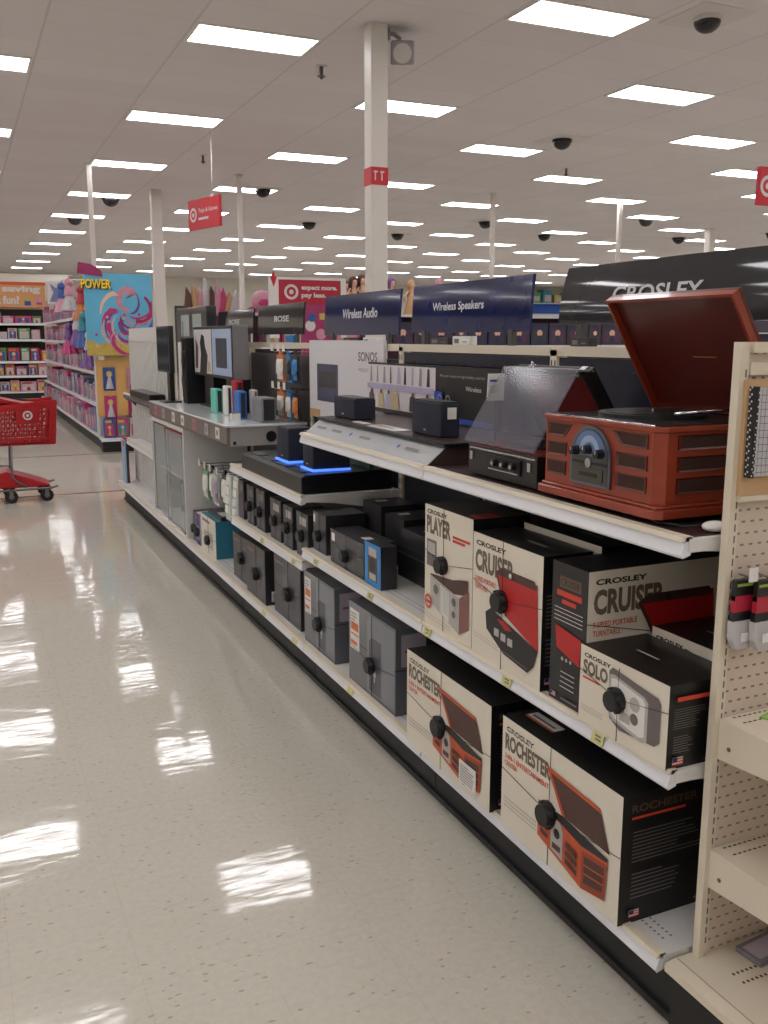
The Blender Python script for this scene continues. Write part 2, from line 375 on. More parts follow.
# hanging red signs
def bullseye(F, a, b, r, m1): F.ring(a, b, r, r*.66, m1); F.disc(a, b, r*.32, m1)
m = MB(); m.M = Matrix.Translation((3.367, 13.64, 3.355)) @ Matrix.Rotation(math.radians(-75.3), 4, 'Z')
m.box(-.46, .46, -.02, .02, -.21, .21, REDS); F = Face(m, (-.46, -.0205, -.21), (1, 0, 0), (0, 0, 1), .92, .42)
bullseye(F, .17, .5, .1, WHITEINK); F.text('Toys & Games', .34, .5, .95, .68, WHITEINK, .01); F.rect(.34, .3, .66, .38, WHITEINK); m.M = None
o = m.build('hanging_sign', loc=(3.367, 13.64, 3.355), bevel=.006); tag(o, 'red aisle sign with white bullseye hanging from the ceiling by a thin cord', 'sign')
m = MB(); m.tube([(3.43, 13.4, 3.55), (3.43, 13.4, CZ)], .009, WHITE_METAL); m.build('cord', o)
m = MB(); m.box(3.40, 3.46, 13.36, 13.44, 3.555, 3.58, WHITE_METAL); m.build('clip', o)
m = MB(); m.box(6.1, 6.9, 5.98, 6.02, 2.68, 2.985, REDS); F = side(m, 6.1, 5.98, 2.68, .8, .305); bullseye(F, .12, .5, .085, WHITEINK);
o = m.build('hanging_sign', loc=(6.1, 6, 2.84), bevel=.006); tag(o, 'red bullseye sign cut off by the photo edge above the Crosley header', 'sign')
m = MB(); m.tube([(6.2, 6, 2.98), (6.2, 6, CZ)], .006, WHITE_METAL); m.tube([(6.8, 6, 2.98), (6.8, 6, CZ)], .006, WHITE_METAL); m.build('cord', o)

# ------------------------------------------------------------------ the electronics gondola
XF = 1.365; XB = 1.87
def price_rail(x, y0, y1, z, parent, name='price_rail', mt=RAIL, h=.036):
    m = MB(); m.prism([(x+.004, y0, z+.004), (x+.018, y0, z+.004), (x+.018, y0, z-h), (x-.004, y0, z-h-.006), (x-.008, y0, z-h)], (0, y1-y0, 0), mt)
    m.prism([(x-.0035, y0, z+.0045), (x+.019, y0, z+.0045), (x+.019, y0, z-.006), (x-.0075, y0, z-.006)], (0, y1-y0, 0), CREAM_METAL)
    return m.build(name, parent)
def deck_holes(m, x, y0, y1, z):
    n = int((y1-y0)/.0145)
    for r in range(2):
        for i in range(n):
            y = y0+.02+i*.0145; m.box(x+r*.024, x+r*.024+.006, y, y+.005, z, z+.0004, GREYINK)
def shelf(parent, y0, y1, z, x0=XF, x1=XB-.015, t=.03, mt=WHITE_METAL, tags=(), holes=False, rail=RAIL):
    m = MB(); m.box(x0+.012, x1, y0+.002, y1-.002, z-t, z, mt)
    # tapered end brackets
    for y in (y0+.004, y1-.008): m.prism([(x0+.05, y, z-t), (x1, y, z-t), (x1, y, z-t-.07), (x0+.16, y, z-t-.012)], (0, .004, 0), mt)
    if holes: deck_holes(m, x0+.05, y0+.04, y0+.6, z)
    s = m.build('shelf', parent); r = price_rail(x0, y0+.003, y1-.003, z, s, mt=rail)
    for y in tags:
        q = MB(); q.prism([(x0-.004, y, z-.002), (x0-.0015, y, z-.002), (x0-.0035-.006, y, z-.034), (x0-.012, y, z-.034)], (0, .046, 0), YELLOWTAG)
        for k in range(2): q.box(x0-.0125, x0-.009, y+.008, y+.028, z-.014-k*.01, z-.012-k*.01, GREYINK)
        q.build('price_tag', s)
    return s
def unit(y0, y1, label, back=DARKPANEL, backtop=1.5, deckx0=XF, panel_x=XB, kickx=1.42, railmat=CREAM_METAL, tags=()):
    u = empty('shelving_unit', ((XF+XB)/2, (y0+y1)/2, 0), label, 'shelving')
    m = MB(); m.box(kickx, kickx+.02, y0, y1, 0, .155, KICK); m.box(kickx-.012, kickx, y0, y1, .01, .03, KICK); m.box(kickx-.002, kickx+.02, y0+.002, y0+.006, 0, .15, BLACKINK); m.build('kick_plate', u)
    m = MB(); m.box(kickx+.02, panel_x+.05, y0, y1, .0, .15, KICK); m.box(XF+.012, panel_x, y0+.001, y1-.001, .17, .2, WHITE_METAL)
    deck_holes(m, XF+.05, y0+.03, y0+.55, .2)
    d = m.build('base_deck', u)
    price_rail(XF, y0+.003, y1-.003, .2, d)
    for y in tags:
        q = MB(); q.prism([(XF-.004, y, .198), (XF-.0015, y, .198), (XF-.0095, y, .166), (XF-.012, y, .166)], (0, .055, 0), YELLOWTAG); q.build('price_tag', d)
    m = MB(); m.box(panel_x, panel_x+.03, y0+.02, y1-.02, .15, backtop, back)
    m.build('back_panel', u)
    for y in (y0, y1-.02):
        m = MB(); m.box(panel_x-.012, panel_x+.03, y, y+.02, .15, 1.56, railmat)
        for k in range(26): m.box(panel_x-.0125, panel_x-.0119, y+.007, y+.013, .3+k*.048, .325+k*.048, BLACKINK)
        m.build('upright', u)
    m = MB(); m.box(panel_x-.012, panel_x+.03, y0, y1, 1.54, 1.572, railmat)
    if backtop < 1.5: pass
    m.build('top_rail', u)
    return u
Y0 = 1.47; B = 1.219
YS = [Y0, Y0+B, Y0+2*B, Y0+3*B, 6.40, 7.60, 9.43]
u1 = unit(YS[0], YS[1], 'near shelving unit of the run holding boxed record players')
u2 = unit(YS[1], YS[2], 'shelving unit with the riser and grey speaker boxes', tags=(3.3,))
u3 = unit(YS[2], YS[3], 'shelving unit with the black demo platform and rows of dark boxes', tags=(4.5, 4.0))
for u_, a_, b_ in ((u1, YS[0], YS[1]), (u2, YS[1], YS[2])):
    s_ = shelf(u_, a_, b_, 1.1825); m = MB(); m.box(1.402, 1.85, a_+.012, b_-.003, 1.1825, 1.185, mat('dark_brown_liner', (52, 34, 32), .35, noise=.15)); m.build('shelf_liner', s_)
shelf(u1, YS[0], YS[1], .655, tags=(1.7, 2.12), holes=True); shelf(u2, YS[1], YS[2], .655, tags=(2.62, 3.1, 3.7), holes=True)
shelf(u3, YS[2], YS[3], .59, tags=(4.0, 4.5)); shelf(u3, YS[2], YS[3], .895)
u4 = unit(YS[3], YS[4], 'shelving unit with peg hooks under the far end of the counter', back=GREYPANEL)
u5 = unit(YS[4], YS[5], 'shelving base under the glass cabinet', back=GREYPANEL)
u6 = unit(YS[5], YS[6], 'end shelving unit of the run with a pale grooved panel', back=WHITE_METAL, panel_x=1.56)
# grooved panel of the end unit
m = MB(); m.box(1.545, 1.56, YS[5]+.03, YS[6]-.03, .2, 1.62, WHITE_METAL)
for k in range(16):
    y = YS[5]+.07+k*.108; m.box(1.533, 1.545, y, y+.03, .22, 1.56, WHITE_METAL)
m.box(1.535, 1.6, YS[5]+.01, YS[6], 1.57, 1.69, WHITE_METAL); m.box(1.53, 1.56, YS[6]-.03, YS[6]+.0, .2, 1.62, WHITE_METAL)
m.build('grooved_panel', u6)
shelf(u6, YS[5], 8.95, .66, x0=1.39, x1=1.53); shelf(u6, YS[5], 9.2, 1.08, x0=1.42, x1=1.53, mt=GREYPANEL, t=.06, rail=GREYPANEL)

# ------------------------------------------------------------------ security puck with cords
PUCK = mat('security_puck', (14, 13, 14), .45, noise=.1)
def puck(parent, x, y, z, r, yf, yn, z0, z1, slope=-.55):
    m = MB(); n = 12
    m.cyl((x-.001, y, z), (x-.012, y, z), r, PUCK, n); m.cyl((x-.012, y, z), (x-.028, y, z), r*.93, PUCK, n, r2=r*.8)
    for k in range(6):
        a = k*PI/3; m.cyl((x-.02, y+math.cos(a)*r*.84, z+math.sin(a)*r*.84), (x-.006, y+math.cos(a)*r*.84, z+math.sin(a)*r*.84), r*.2, PUCK, 8)
    o = m.build('security_tag', parent)
    m = MB(); t = .0009
    m.tube([(x-.002, yf, zc2(z, y, yf, slope, z0, z1)), (x-.003, y, z)], t, PUCK, 5)
    m.tube([(x-.003, y, z), (x-.002, yn, zc2(z, y, yn, slope, z0, z1))], t, PUCK, 5)
    m.tube([(x-.002, y, z1), (x-.003, y, z), (x-.002, y, z0)], t, PUCK, 5)
    m.build('security_cord', o)
    return o
def zc2(z, y, yy, slope, z0, z1): return max(z0, min(z1, z+.03))

CR = 'CROSLEY'
def small_lines(F, a, b, c, d, n, m, seed=1, th=.35):
    rr = random.Random(seed); h = (d-b)/n
    for k in range(n):
        e = a+(c-a)*rr.uniform(.6, 1); F.rect(a, b+k*h, e, b+k*h+h*th, m)
def flag(F, a, b, s):
    W = s/F.W; H = s*.62/F.H
    F.rect(a, b, a+W, b+H, WHITEINK)
    for k in range(3): F.rect(a, b+H*(k*.36), a+W, b+H*(k*.36+.18), REDINK)
    F.rect(a, b+H*.45, a+W*.45, b+H, mat('navy_ink', (30, 40, 100), .5, noise=0))
def art_rochester(F, sticker=False):
    F.text(CR, .04, .885, .3, .93, BLACKINK, .04); F.line(.03, .905, .31, .905, .002, CREAMCARD)
    F.text('ROCHESTER', .03, .72, .45, .865, TAUPE, .045)
    F.text('3-IN-1 ENTERTAINMENT', .03, .64, .44, .685, REDINK, .02); F.text('CENTER', .03, .58, .15, .622, REDINK, .02)
    for k in range(3): F.rect(.03, .28-k*.035, .34, .285-k*.035, GREYINK)
    # open record player drawing
    F.poly([(.42, .84), (.85, .80), (.93, .50), (.58, .52)], PRBROWN)
    F.poly([(.42, .84), (.85, .80), (.86, .765), (.44, .805)], PRORANGE)
    F.poly([(.42, .84), (.44, .84), (.6, .50), (.57, .50)], PRORANGE)
    F.poly([(.36, .50), (.58, .52), (.92, .46), (.92, .37), (.72, .35), (.36, .44)], BLACKINK)
    F.poly([(.36, .505), (.72, .40), (.92, .43), (.92, .40), (.72, .365), (.36, .47)], PRORANGE)
    F.poly([(.36, .47), (.73, .37), (.73, .06), (.36, .20)], PRORANGE)
    F.poly([(.73, .37), (.92, .41), (.91, .12), (.73, .06)], mat('printed_side_wood', (150, 60, 34), .45))
    F.poly([(.75, .34), (.9, .37), (.89, .17), (.75, .12)], PRBROWN)
    F.line(.75, .27, .9, .30, .004, PRORANGE); F.line(.75, .2, .9, .235, .004, PRORANGE)
    F.poly([(.48, .40), (.58, .37), (.58, .15), (.48, .185)], PRSILVER); F.disc(.53, .37, .028, PRSILVER)
    F.disc(.53, .34, .014, BLACKINK); F.rect(.495, .2, .565, .25, PRBROWN)
    for k in range(3):
        F.poly([(.39, .25+k*.07), (.455, .235+k*.07), (.455, .275+k*.07), (.39, .29+k*.07)], PRBROWN)
        F.poly([(.605, .16+k*.07), (.7, .13+k*.07), (.7, .175+k*.07), (.605, .205+k*.07)], PRBROWN)
    if sticker:
        F.rect(.69, .08, .875, .30, WHITETAG); small_lines(F, .705, .10, .86, .28, 7, GREYINK, 5)
def art_rear_black(F, title=None, seed=1):
    if title: F.text(title, .06, .86, .5, .92, mat('brown_ink', (96, 76, 58), .5, noise=0), .015); F.rect(.06, .81, .42, .83, REDINK)
    small_lines(F, .07, .48, .55, .74, 9, GREYINK, seed, .22); small_lines(F, .07, .2, .4, .42, 7, GREYINK, seed+3, .25)
    F.rect(.72, .2, .95, .55, mat('dark_red_panel', (92, 22, 22), .5, noise=.1)); small_lines(F, .74, .22, .93, .53, 6, BLACKINK, 3, .4)
    flag(F, .06, .06, .03); F.rect(.5, .06, .92, .075, GREYINK)
def carton(x0, x1, yn, yf, z0, z1, name, label, group=None, frontm=CREAMCARD, bodym=CARD, cat='boxed record player'):
    m = MB(); m.box(x0, x1, yn, yf, z0, z1, bodym)
    F = front(m, x0, yf, z0, yf-yn, z1-z0)
    if frontm: F.rect(0, 0, 1, 1, frontm)
    # lid seam on top
    T = top(m, x0, yf, z1, yf-yn, x1-x0); T.rect(0, .49, 1, .505, BLACKINK)
    S = side(m, x0, yn, z0, x1-x0, z1-z0)
    return m, F, S, T
def finish(m, x0, yn, yf, z0, label, cat, group, name):
    o = m.build(name, loc=(x0, (yn+yf)/2, z0)); return tag(o, label, cat, group)

DK = .2005
for (yn, yf, lab, st, tilt) in ((1.60, 2.135, 'cream ROCHESTER record player carton on the bottom deck, nearest the end post', 0, 0), (2.20, 2.768, 'cream ROCHESTER carton on the bottom deck with a white barcode sticker', 1, 0)):
    m, F, S, T = carton(1.345, 1.80, yn, yf, DK, .538, 'carton', '')
    art_rochester(F, st); art_rear_black(S, 'ROCHESTER', 2)
    if not st: T.rect(.05, .12, .3, .22, WHITETAG); T.rect(.05, .12, .3, .14, PRORANGE); T.rect(.07, .16, .27, .18, PRGREY)
    T.rect(.3, .3, .7, .32, GREYINK)
    o = finish(m, 1.345, yn, yf, DK, lab, 'carton', 'boxed Rochester record players', 'record_player_carton')
    puck(o, 1.345, yf-.45*(yf-yn), DK+.15, .037, yf, yn, DK, .538, .72)

# PLAYER cartons
MS = .6555
def art_player(F):
    F.text(CR, .05, .93, .48, .965, BLACKINK, .04); F.text('PLAYER', .04, .77, .56, .915, TAUPE, .045)
    F.rect(.6, .80, .95, .82, REDINK); F.rect(.6, .77, .85, .79, REDINK)
    F.rect(.05, .50, .26, .72, PRGREY); F.rect(.07, .6, .24, .70, PRSILVER); F.line(.05, .6, .26, .6, .003, BLACKINK)
    F.poly([(.14, .44), (.62, .47), (.78, .50), (.93, .52), (.93, .40), (.62, .36), (.14, .40)], PRBROWN)
    F.poly([(.14, .43), (.76, .35), (.76, .06), (.14, .2)], PRSILVER); F.poly([(.76, .35), (.95, .44), (.95, .14), (.76, .06)], mat('printed_mauve_side', (130, 84, 78), .45))
    F.poly([(.36, .38), (.55, .36), (.55, .11), (.36, .16)], WHITETAG)
    for k in range(6): F.line(.375+k*.03, .37, .375+k*.03, .16, .0015, PRGREY)
    F.disc(.27, .33, .016, PRGREY); F.disc(.66, .3, .014, PRGREY); F.disc(.66, .2, .012, PRGREY)
    F.ring(.11, .2, .024, .017, REDINK); F.rect(.05, .19, .17, .21, REDINK)
    F.line(.05, .1, .62, .08, .001, GREYINK); F.line(.05, .075, .62, .055, .001, GREYINK)
for x0, z1, yn, yf, lab in ((1.372, 1.063, 2.372, 2.69, 'cream PLAYER carton with printed silver radio, left of the CRUISER carton'), (1.60, 1.03, 2.39, 2.72, 'black-topped carton tucked behind the PLAYER carton')):
    m, F, S, T = carton(x0, x0+.2, yn, yf, MS, z1, 'carton', '')
    art_player(F); art_rear_black(S, 'PLAYER', 4)
    T.rect(.8, .1, .98, .5, PRRED); T.rect(.84, .2, .94, .4, CARD)
    o = finish(m, x0, yn, yf, MS, lab, 'carton', 'boxed Player record players', 'record_player_carton')
    if x0 < 1.5: puck(o, x0, yf-.42*(yf-yn), MS+.225, .03, yf, yn, MS, z1, .3)
def art_cruiser(F, wide=0):
    F.text(CR, .05, .905, .50 if not wide else .42, .945, BLACKINK, .04)
    F.text('CRUISER', .04, .70, .62 if not wide else .56, .875, TAUPE, .045)
    F.text('3-SPEED PORTABLE', .04, .615, .36, .655, REDINK, .015); F.text('TURNTABLE', .04, .555, .24, .595, REDINK, .015)
    F.line(.03, .19, .42, .165, .001, GREYINK); F.line(.03, .165, .42, .14, .001, GREYINK)
    F.poly([(.36, .74), (.94, .78), (.97, .29), (.52, .44)], PRRED)
    F.poly([(.36, .75), (.44, .80), (.9, .80), (.94, .75), (.92, .735), (.42, .735)], PRBROWN)
    F.poly([(.36, .75), (.385, .75), (.54, .44), (.51, .44)], PRBROWN)
    F.poly([(.22, .40), (.30, .45), (.97, .30), (.92, .17), (.84, .10), (.5, .14), (.24, .27)], BLACKINK)
    F.poly([(.4, .39), (.5, .40), (.62, .35), (.52, .33)], PRRED)
    for k in range(3): F.rect(.36+k*.1, .25-k*.012, .43+k*.1, .31-k*.012, PRSILVER)
    F.line(.5, .16, .84, .13, .003, PRGREY); F.disc(.58, .765, .008, CHROME)
for x0, z1, yn, yf, lab in ((1.362, 1.034, 1.983, 2.352, 'cream CRUISER carton showing an open red suitcase turntable'), (1.535, 1.048, 1.965, 2.345, 'CRUISER carton standing behind the front CRUISER carton, only its top strip showing')):
    m, F, S, T = carton(x0, x0+.158, yn, yf, MS, z1, 'carton', '')
    art_cruiser(F); art_rear_black(S, None, 4); T.rect(.5, .4, .75, .5, GREYINK)
    o = finish(m, x0, yn, yf, MS, lab, 'carton', 'boxed Cruiser record players', 'record_player_carton')
    if x0 < 1.5: puck(o, x0, yf-.46*(yf-yn), MS+.205, .034, yf, yn, MS, z1, .32)
# CRUISER turned sideways, its black end towards the aisle
x0, x1, yn, yf, z1 = 1.37, 1.80, 1.80, 1.952, 1.034
m = MB(); m.box(x0, x1, yn, yf, MS, z1, CARD); S = side(m, x0, yn, MS, x1-x0, z1-MS); S.rect(0, 0, 1, 1, CREAMCARD); art_cruiser(S, 1)
F = front(m, x0, yf, MS, yf-yn, z1-MS)
BR_ = mat('brown_ink', (96, 76, 58), .5, noise=0)
F.rect(.22, .83, .82, .91, BR_); F.text('CRUISER', .26, .845, .78, .895, CARD, .01); F.rect(.15, .77, .85, .81, REDINK); F.rect(.3, .72, .7, .75, REDINK)
for k in range(4): F.rect(.1, .68-k*.028, .9, .686-k*.028, WHITEINK)
F.poly([(.15, .56), (.88, .52), (.86, .33), (.2, .40)], PRRED); F.poly([(.15, .4), (.86, .33), (.86, .26), (.15, .31)], BLACKINK)
for k in range(3): F.disc(.38+k*.12, .335, .005, PRSILVER)
for k in range(4): F.rect(.35, .24-k*.035, .75, .246-k*.035, WHITEINK)
flag(F, .1, .04, .02); F.rect(.4, .05, .85, .06, GREYINK)
o = finish(m, x0, yn, yf, MS, 'CRUISER carton turned sideways, black end towards the aisle, beside the SOLO carton', 'carton', 'boxed Cruiser record players', 'record_player_carton')
mm = MB(); y = yn-.001; mm.cyl((1.66, y, .84), (1.66, y-.026, .84), .034, PUCK, 12, r2=.028); p = mm.build('security_tag', o)
mm = MB(); mm.tube([(x0, y, .9), (1.66, y, .84), (x1, y, .8)], .0012, PUCK, 5); mm.build('security_cord', p)
# SOLO radios
def art_solo(F):
    F.text(CR, .05, .86, .37, .915, BLACKINK, .04); F.text('SOLO', .04, .64, .34, .83, TAUPE, .045)
    F.rect(.04, .58, .25, .605, REDINK)
    for k in range(3): F.rect(.03, .22-k*.03, .3, .225-k*.03, GREYINK)
    F.poly([(.36, .84), (.4, .90), (.9, .80), (.93, .74), (.93, .28), (.88, .21), (.5, .16), (.38, .25)], PRGREY)
    F.poly([(.37, .80), (.42, .82), (.76, .73), (.8, .68), (.8, .2), (.74, .17), (.42, .24), (.37, .3)], PRSILVER)
    F.poly([(.39, .76), (.44, .78), (.74, .70), (.77, .66), (.77, .25), (.72, .215), (.44, .28), (.39, .34)], WHITETAG)
    F.disc(.66, .58, .018, PRSILVER); F.disc(.66, .4, .014, PRGREY); F.rect(.5, .3, .62, .42, PRSILVER)
for x0, yn, yf, z1, lab in ((1.358, 1.482, 1.803, .853, 'cream SOLO radio carton at the near end of the middle shelf'), (1.565, 1.478, 1.785, .877, 'SOLO radio carton standing behind the front SOLO carton')):
    m, F, S, T = carton(x0, x0+.2, yn, yf, MS, z1, 'carton', '')
    art_solo(F); art_rear_black(S, None, 4); S.rect(.08, .82, .6, .87, REDINK); T.rect(.3, .45, .55, .48, WHITEINK)
    F.rect(.42, .93, .58, 1.0, CREAMCARD)
    o = finish(m, x0, yn, yf, MS, lab, 'carton', 'boxed Solo radios', 'radio_carton')
    if x0 < 1.5: puck(o, x0, yf-.47*(yf-yn), MS+.105, .031, yf, yn, MS, z1, .25)

# grey speaker cartons on the bottom deck, clear-wrapped, plus dark ones
GREYBOX = mat('slate_grey_carton', (96, 98, 104), .3, noise=.06, coat=.3); GREYBOX2 = mat('slate_grey_carton_print', (118, 120, 126), .3, noise=.05)
LILAC = mat('lilac_label', (168, 158, 170), .4, noise=.02)
DARKBOX = mat('charcoal_carton', (44, 43, 46), .35, noise=.1, coat=.2); DARKBOX2 = mat('charcoal_carton_print', (66, 66, 72), .35, noise=.1)
ORINK = mat('orange_ink', (208, 110, 60), .5, noise=0)
for yn, yf, lab in ((2.965, 3.42, 'slate grey speaker carton beside the ROCHESTER carton with barcode sticker'), (3.585, 3.975, 'slate grey speaker carton next to the dark speaker cartons')):
    x0, x1 = 1.392, 1.52
    m = MB(); m.box(x0, x1, yn, yf, DK, .375, GREYBOX); m.box(x0+.001, x1-.001, yn+.001, yf-.001, .375, .379, BLACKINK); m.box(x0, x1, yn, yf, .379, .54, GREYBOX)
    F = front(m, x0, yf, DK, yf-yn, .54-DK)
    F.poly([(.42, .5), (.42, .9), (.48, .97), (.98, .97), (.98, .04), (.42, .04)], GREYBOX2); F.poly([(.46, .06), (.46, .66), (.53, .72), (.72, .72), (.72, .06)], mat('printed_speaker', (74, 74, 80), .35))
    F.disc(.58, .3, .014, WHITEINK); F.rect(.57, .2, .59, .34, WHITEINK)
    F.rect(.04, .42, .25, .92, WHITETAG); F.rect(.06, .66, .23, .76, ORINK); F.rect(.06, .6, .23, .62, ORINK); small_lines(F, .06, .78, .2, .9, 3, GREYINK); F.rect(.06, .48, .2, .53, ORINK)
    S = side(m, x0, yn, DK, x1-x0, .54-DK); S.rect(.18, .56, .98, .93, LILAC); S.rect(.3, .72, .85, .75, PRGREY)
    o = tag(m.build('speaker_carton', loc=(x0, (yn+yf)/2, DK)), lab, 'carton', 'grey boxed speakers')
    puck(o, x0, yf-.52*(yf-yn), DK+.13, .034, yf, yn, DK, .54, .05)
for yn, yf, z1, x0, x1, lab in ((4.08, 4.49, .52, 1.41, 1.56, 'black speaker carton beside the slate grey cartons on the bottom deck'), (4.575, 4.925, .497, 1.386, 1.55, 'black speaker carton with white barcode, middle of the dark three on the deck'), (4.97, 5.3, .468, 1.412, 1.55, 'black speaker carton furthest along the bottom deck, next to the teal box')):
    m = MB(); m.box(x0, x1, yn, yf, DK, z1, DARKBOX); F = front(m, x0, yf, DK, yf-yn, z1-DK); F.poly([(.5, .05), (.5, .6), (.6, .8), (.95, .85), (.95, .1)], DARKBOX2); F.rect(.08, .84, .4, .88, GREYINK); F.disc(.7, .4, .05, DARKBOX)
    S = side(m, x0, yn, DK, x1-x0, z1-DK); S.rect(.2, .06, .8, .25, WHITETAG); small_lines(S, .25, .08, .75, .22, 4, BLACKINK)
    o = tag(m.build('speaker_carton', loc=(x0, (yn+yf)/2, DK)), lab, 'carton', 'black boxed speakers on the deck')
    puck(o, x0, yf-.55*(yf-yn), DK+.14, .036, yf, yn, DK, z1, .05)
# small dark cartons under the demo platform
for i, (yn, yf, x0, z1, lab) in enumerate(((5.00, 5.1, 1.40, .81, 'slim dark plum carton, first at the white blister end of the lower shelf'), (4.80, 4.93, 1.40, .805, 'second slim black carton from the white blister packs'), (4.60, 4.75, 1.40, .81, 'third slim black carton from the white blister packs'), (4.33, 4.5, 1.40, .80, 'fourth slim black carton along, beside a wide gap'), (4.15, 4.29, 1.40, .797, 'fifth slim black carton along the lower shelf'), (3.93, 4.09, 1.40, .80, 'sixth slim black carton, by the joint of the two shelves'))):
    x1 = 1.56; m = MB(); m.box(x0, x1, yn, yf, .5905, z1, DARKBOX); F = front(m, x0, yf, .5905, yf-yn, z1-.5905)
    F.rect(.12, .08, .88, .62, DARKBOX2 if i else mat('plum_print', (70, 46, 62), .4)); F.rect(.3, .72, .85, .9, PRSILVER if i > 2 else GREYINK); F.disc(.5, .35, .03, DARKBOX)
    o = tag(m.build('earphone_carton', loc=(x0, (yn+yf)/2, .5905)), lab, 'carton', 'slim dark cartons on the lower shelf')
    if i: puck(o, x0, (yn+yf)/2, .5905+.1, .03, yf, yn, .5905, z1, 0)
# middle-shelf dark cartons and the blue one
def simple_carton(x0, x1, yn, yf, z0, z1, lab, nm='speaker_carton', body=DARKBOX, pk=True, grp='dark cartons on the middle shelf', art=None):
    m = MB(); m.box(x0, x1, yn, yf, z0, z1, body); F = front(m, x0, yf, z0, yf-yn, z1-z0); S = side(m, x0, yn, z0, x1-x0, z1-z0); T = top(m, x0, yf, z1, yf-yn, x1-x0)
    if art: art(F, S, T)
    o = tag(m.build(nm, loc=(x0, (yn+yf)/2, z0)), lab, 'carton', grp)
    if pk: puck(o, x0, (yn+yf)/2, z0+(z1-z0)*.42, .027, yf, yn, z0, z1, 0)
    return o
def a1(F, S, T): F.rect(.03, .72, .16, .93, WHITETAG); F.rect(.3, .1, .9, .7, DARKBOX2); T.rect(.2, .2, .5, .4, DARKBOX2)
def a2(F, S, T): F.rect(.04, .66, .14, .9, WHITETAG); F.rect(.15, .08, .75, .6, DARKBOX2); F.rect(.8, .5, .95, .8, DARKBOX2); T.rect(.65, .3, .8, .6, WHITETAG); S.rect(.1, .3, .9, .34, GREYINK)
BLUE = mat('bright_blue_carton', (26, 128, 200), .35, noise=.05)
def a3(F, S, T): F.rect(0, 0, 1, 1, BLUE); F.rect(.2, .12, .8, .86, DARKBOX); F.rect(.25, .7, .75, .9, PRSILVER); F.rect(.3, .15, .7, .3, PRSILVER); F.disc(.5, .5, .03, PUCK)
simple_carton(1.41, 1.6, 3.725, 3.885, MS, .833, 'dark carton with white corner sticker at the far end of the middle shelf', art=a1)
simple_carton(1.395, 1.53, 3.27, 3.63, MS, .80, 'wide dark speaker carton beside the small bright blue carton', art=a2)
simple_carton(1.393, 1.46, 3.10, 3.252, MS, .823, 'small bright blue carton on the middle shelf', pk=False, art=a3)
def a4(F, S, T): F.rect(.1, .3, .9, .34, DARKBOX2); T.rect(.2, .2, .4, .5, WHITETAG)
simple_carton(1.56, 1.80, 2.78, 3.30, MS, .752, 'lower of two stacked flat black cartons behind the blue carton', pk=False, art=a4)
simple_carton(1.57, 1.80, 2.80, 3.29, .7525, .85, 'upper of two stacked flat black cartons behind the blue carton', pk=False, art=a4)
simple_carton(1.62, 1.80, 3.37, 3.56, MS, .86, 'small black carton standing back behind the wide dark carton', pk=False, art=a4)
simple_carton(1.62, 1.80, 3.60, 3.8, MS, .88, 'black carton standing back near the far end of the middle shelf', pk=False, art=a4)
# loose white cord hanging at the back of the middle shelf
m = MB(); m.tube([(1.84, 3.12, 1.12), (1.83, 3.10, 1.04), (1.8, 3.03, .96), (1.76, 2.98, .90), (1.77, 2.93, .855)], .004, WHITE_METAL); tag(m.build('loose_cable', loc=(1.8, 3.05, .86)), 'thin white cord dangling behind the stacked black cartons', 'cord')

# ------------------------------------------------------------------ wooden record player on the top shelf
TS = 1.1855
rp = empty('record_player', (1.58, 1.83, TS), 'reddish wooden retro record player with its lid open on the top shelf', 'record player')
xa, xb, ya, yb, za, zb = 1.402, 1.757, 1.607, 2.05, TS+.012, 1.405
m = MB()
for (px_, py_) in ((xa+.03, ya+.03), (xa+.03, yb-.03), (xb-.03, ya+.03), (xb-.03, yb-.03)): m.cyl((px_, py_, TS), (px_, py_, za), .014, BLACK, 12)
m.prism([(xa-.014, yb+.014, za), (xa-.014, ya-.0, za), (xa+.006, ya-.014, za), (xb+.01, ya-.014, za), (xb+.01, yb+.014, za)], (0, 0, .022), WOOD)
m.prism([(xa-.006, yb+.006, za+.022), (xa-.006, ya+.0, za+.022), (xa+.01, ya-.006, za+.022), (xb+.004, ya-.006, za+.022), (xb+.004, yb+.006, za+.022)], (0, 0, .008), WOOD)
o = m.build('base', rp, bevel=.003)
m = MB(); ch = .022
m.prism([(xa, yb, za+.03), (xa, ya+ch, za+.03), (xa+ch, ya, za+.03), (xb, ya, za+.03), (xb, yb, za+.03)], (0, 0, zb-za-.042), WOOD)
m.prism([(xa-.005, yb+.005, zb-.012), (xa-.005, ya+ch-.004, zb-.012), (xa+ch-.004, ya-.005, zb-.012), (xb, ya-.005, zb-.012), (xb, yb+.005, zb-.012)], (0, 0, .012), WOOD)
cab = m.build('cabinet', rp, bevel=.002)
H = zb-za-.04; W = yb-ya-ch
def grille(pts, axis, parent):
    """recessed speaker slot: wood rim and brown cloth; pts are (along, z) pairs"""
    m = MB()
    if axis == 'f': P = lambda a, z, d: (xa+d, yb-a, z)
    else: P = lambda a, z, d: (xa+a, ya+d, z)
    n = len(pts); cx = sum(p[0] for p in pts)/n; cz = sum(p[1] for p in pts)/n
    outer = [P(a, z, -.003) for a, z in pts]; base = [P(a, z, 0) for a, z in pts]; inner = [P(cx+(a-cx)*.86, cz+(z-cz)*.78, -.0005) for a, z in pts]
    m.add(base+outer, [(i, (i+1) % n, n+(i+1) % n, n+i) for i in range(n)], WOODD); m.add(outer+inner, [(i, (i+1) % n, n+(i+1) % n, n+i) for i in range(n)], WOODD)
    m.poly(inner, GRILLE); m.build('speaker_grille', parent)
zz = lambda v: za+.034+v*H
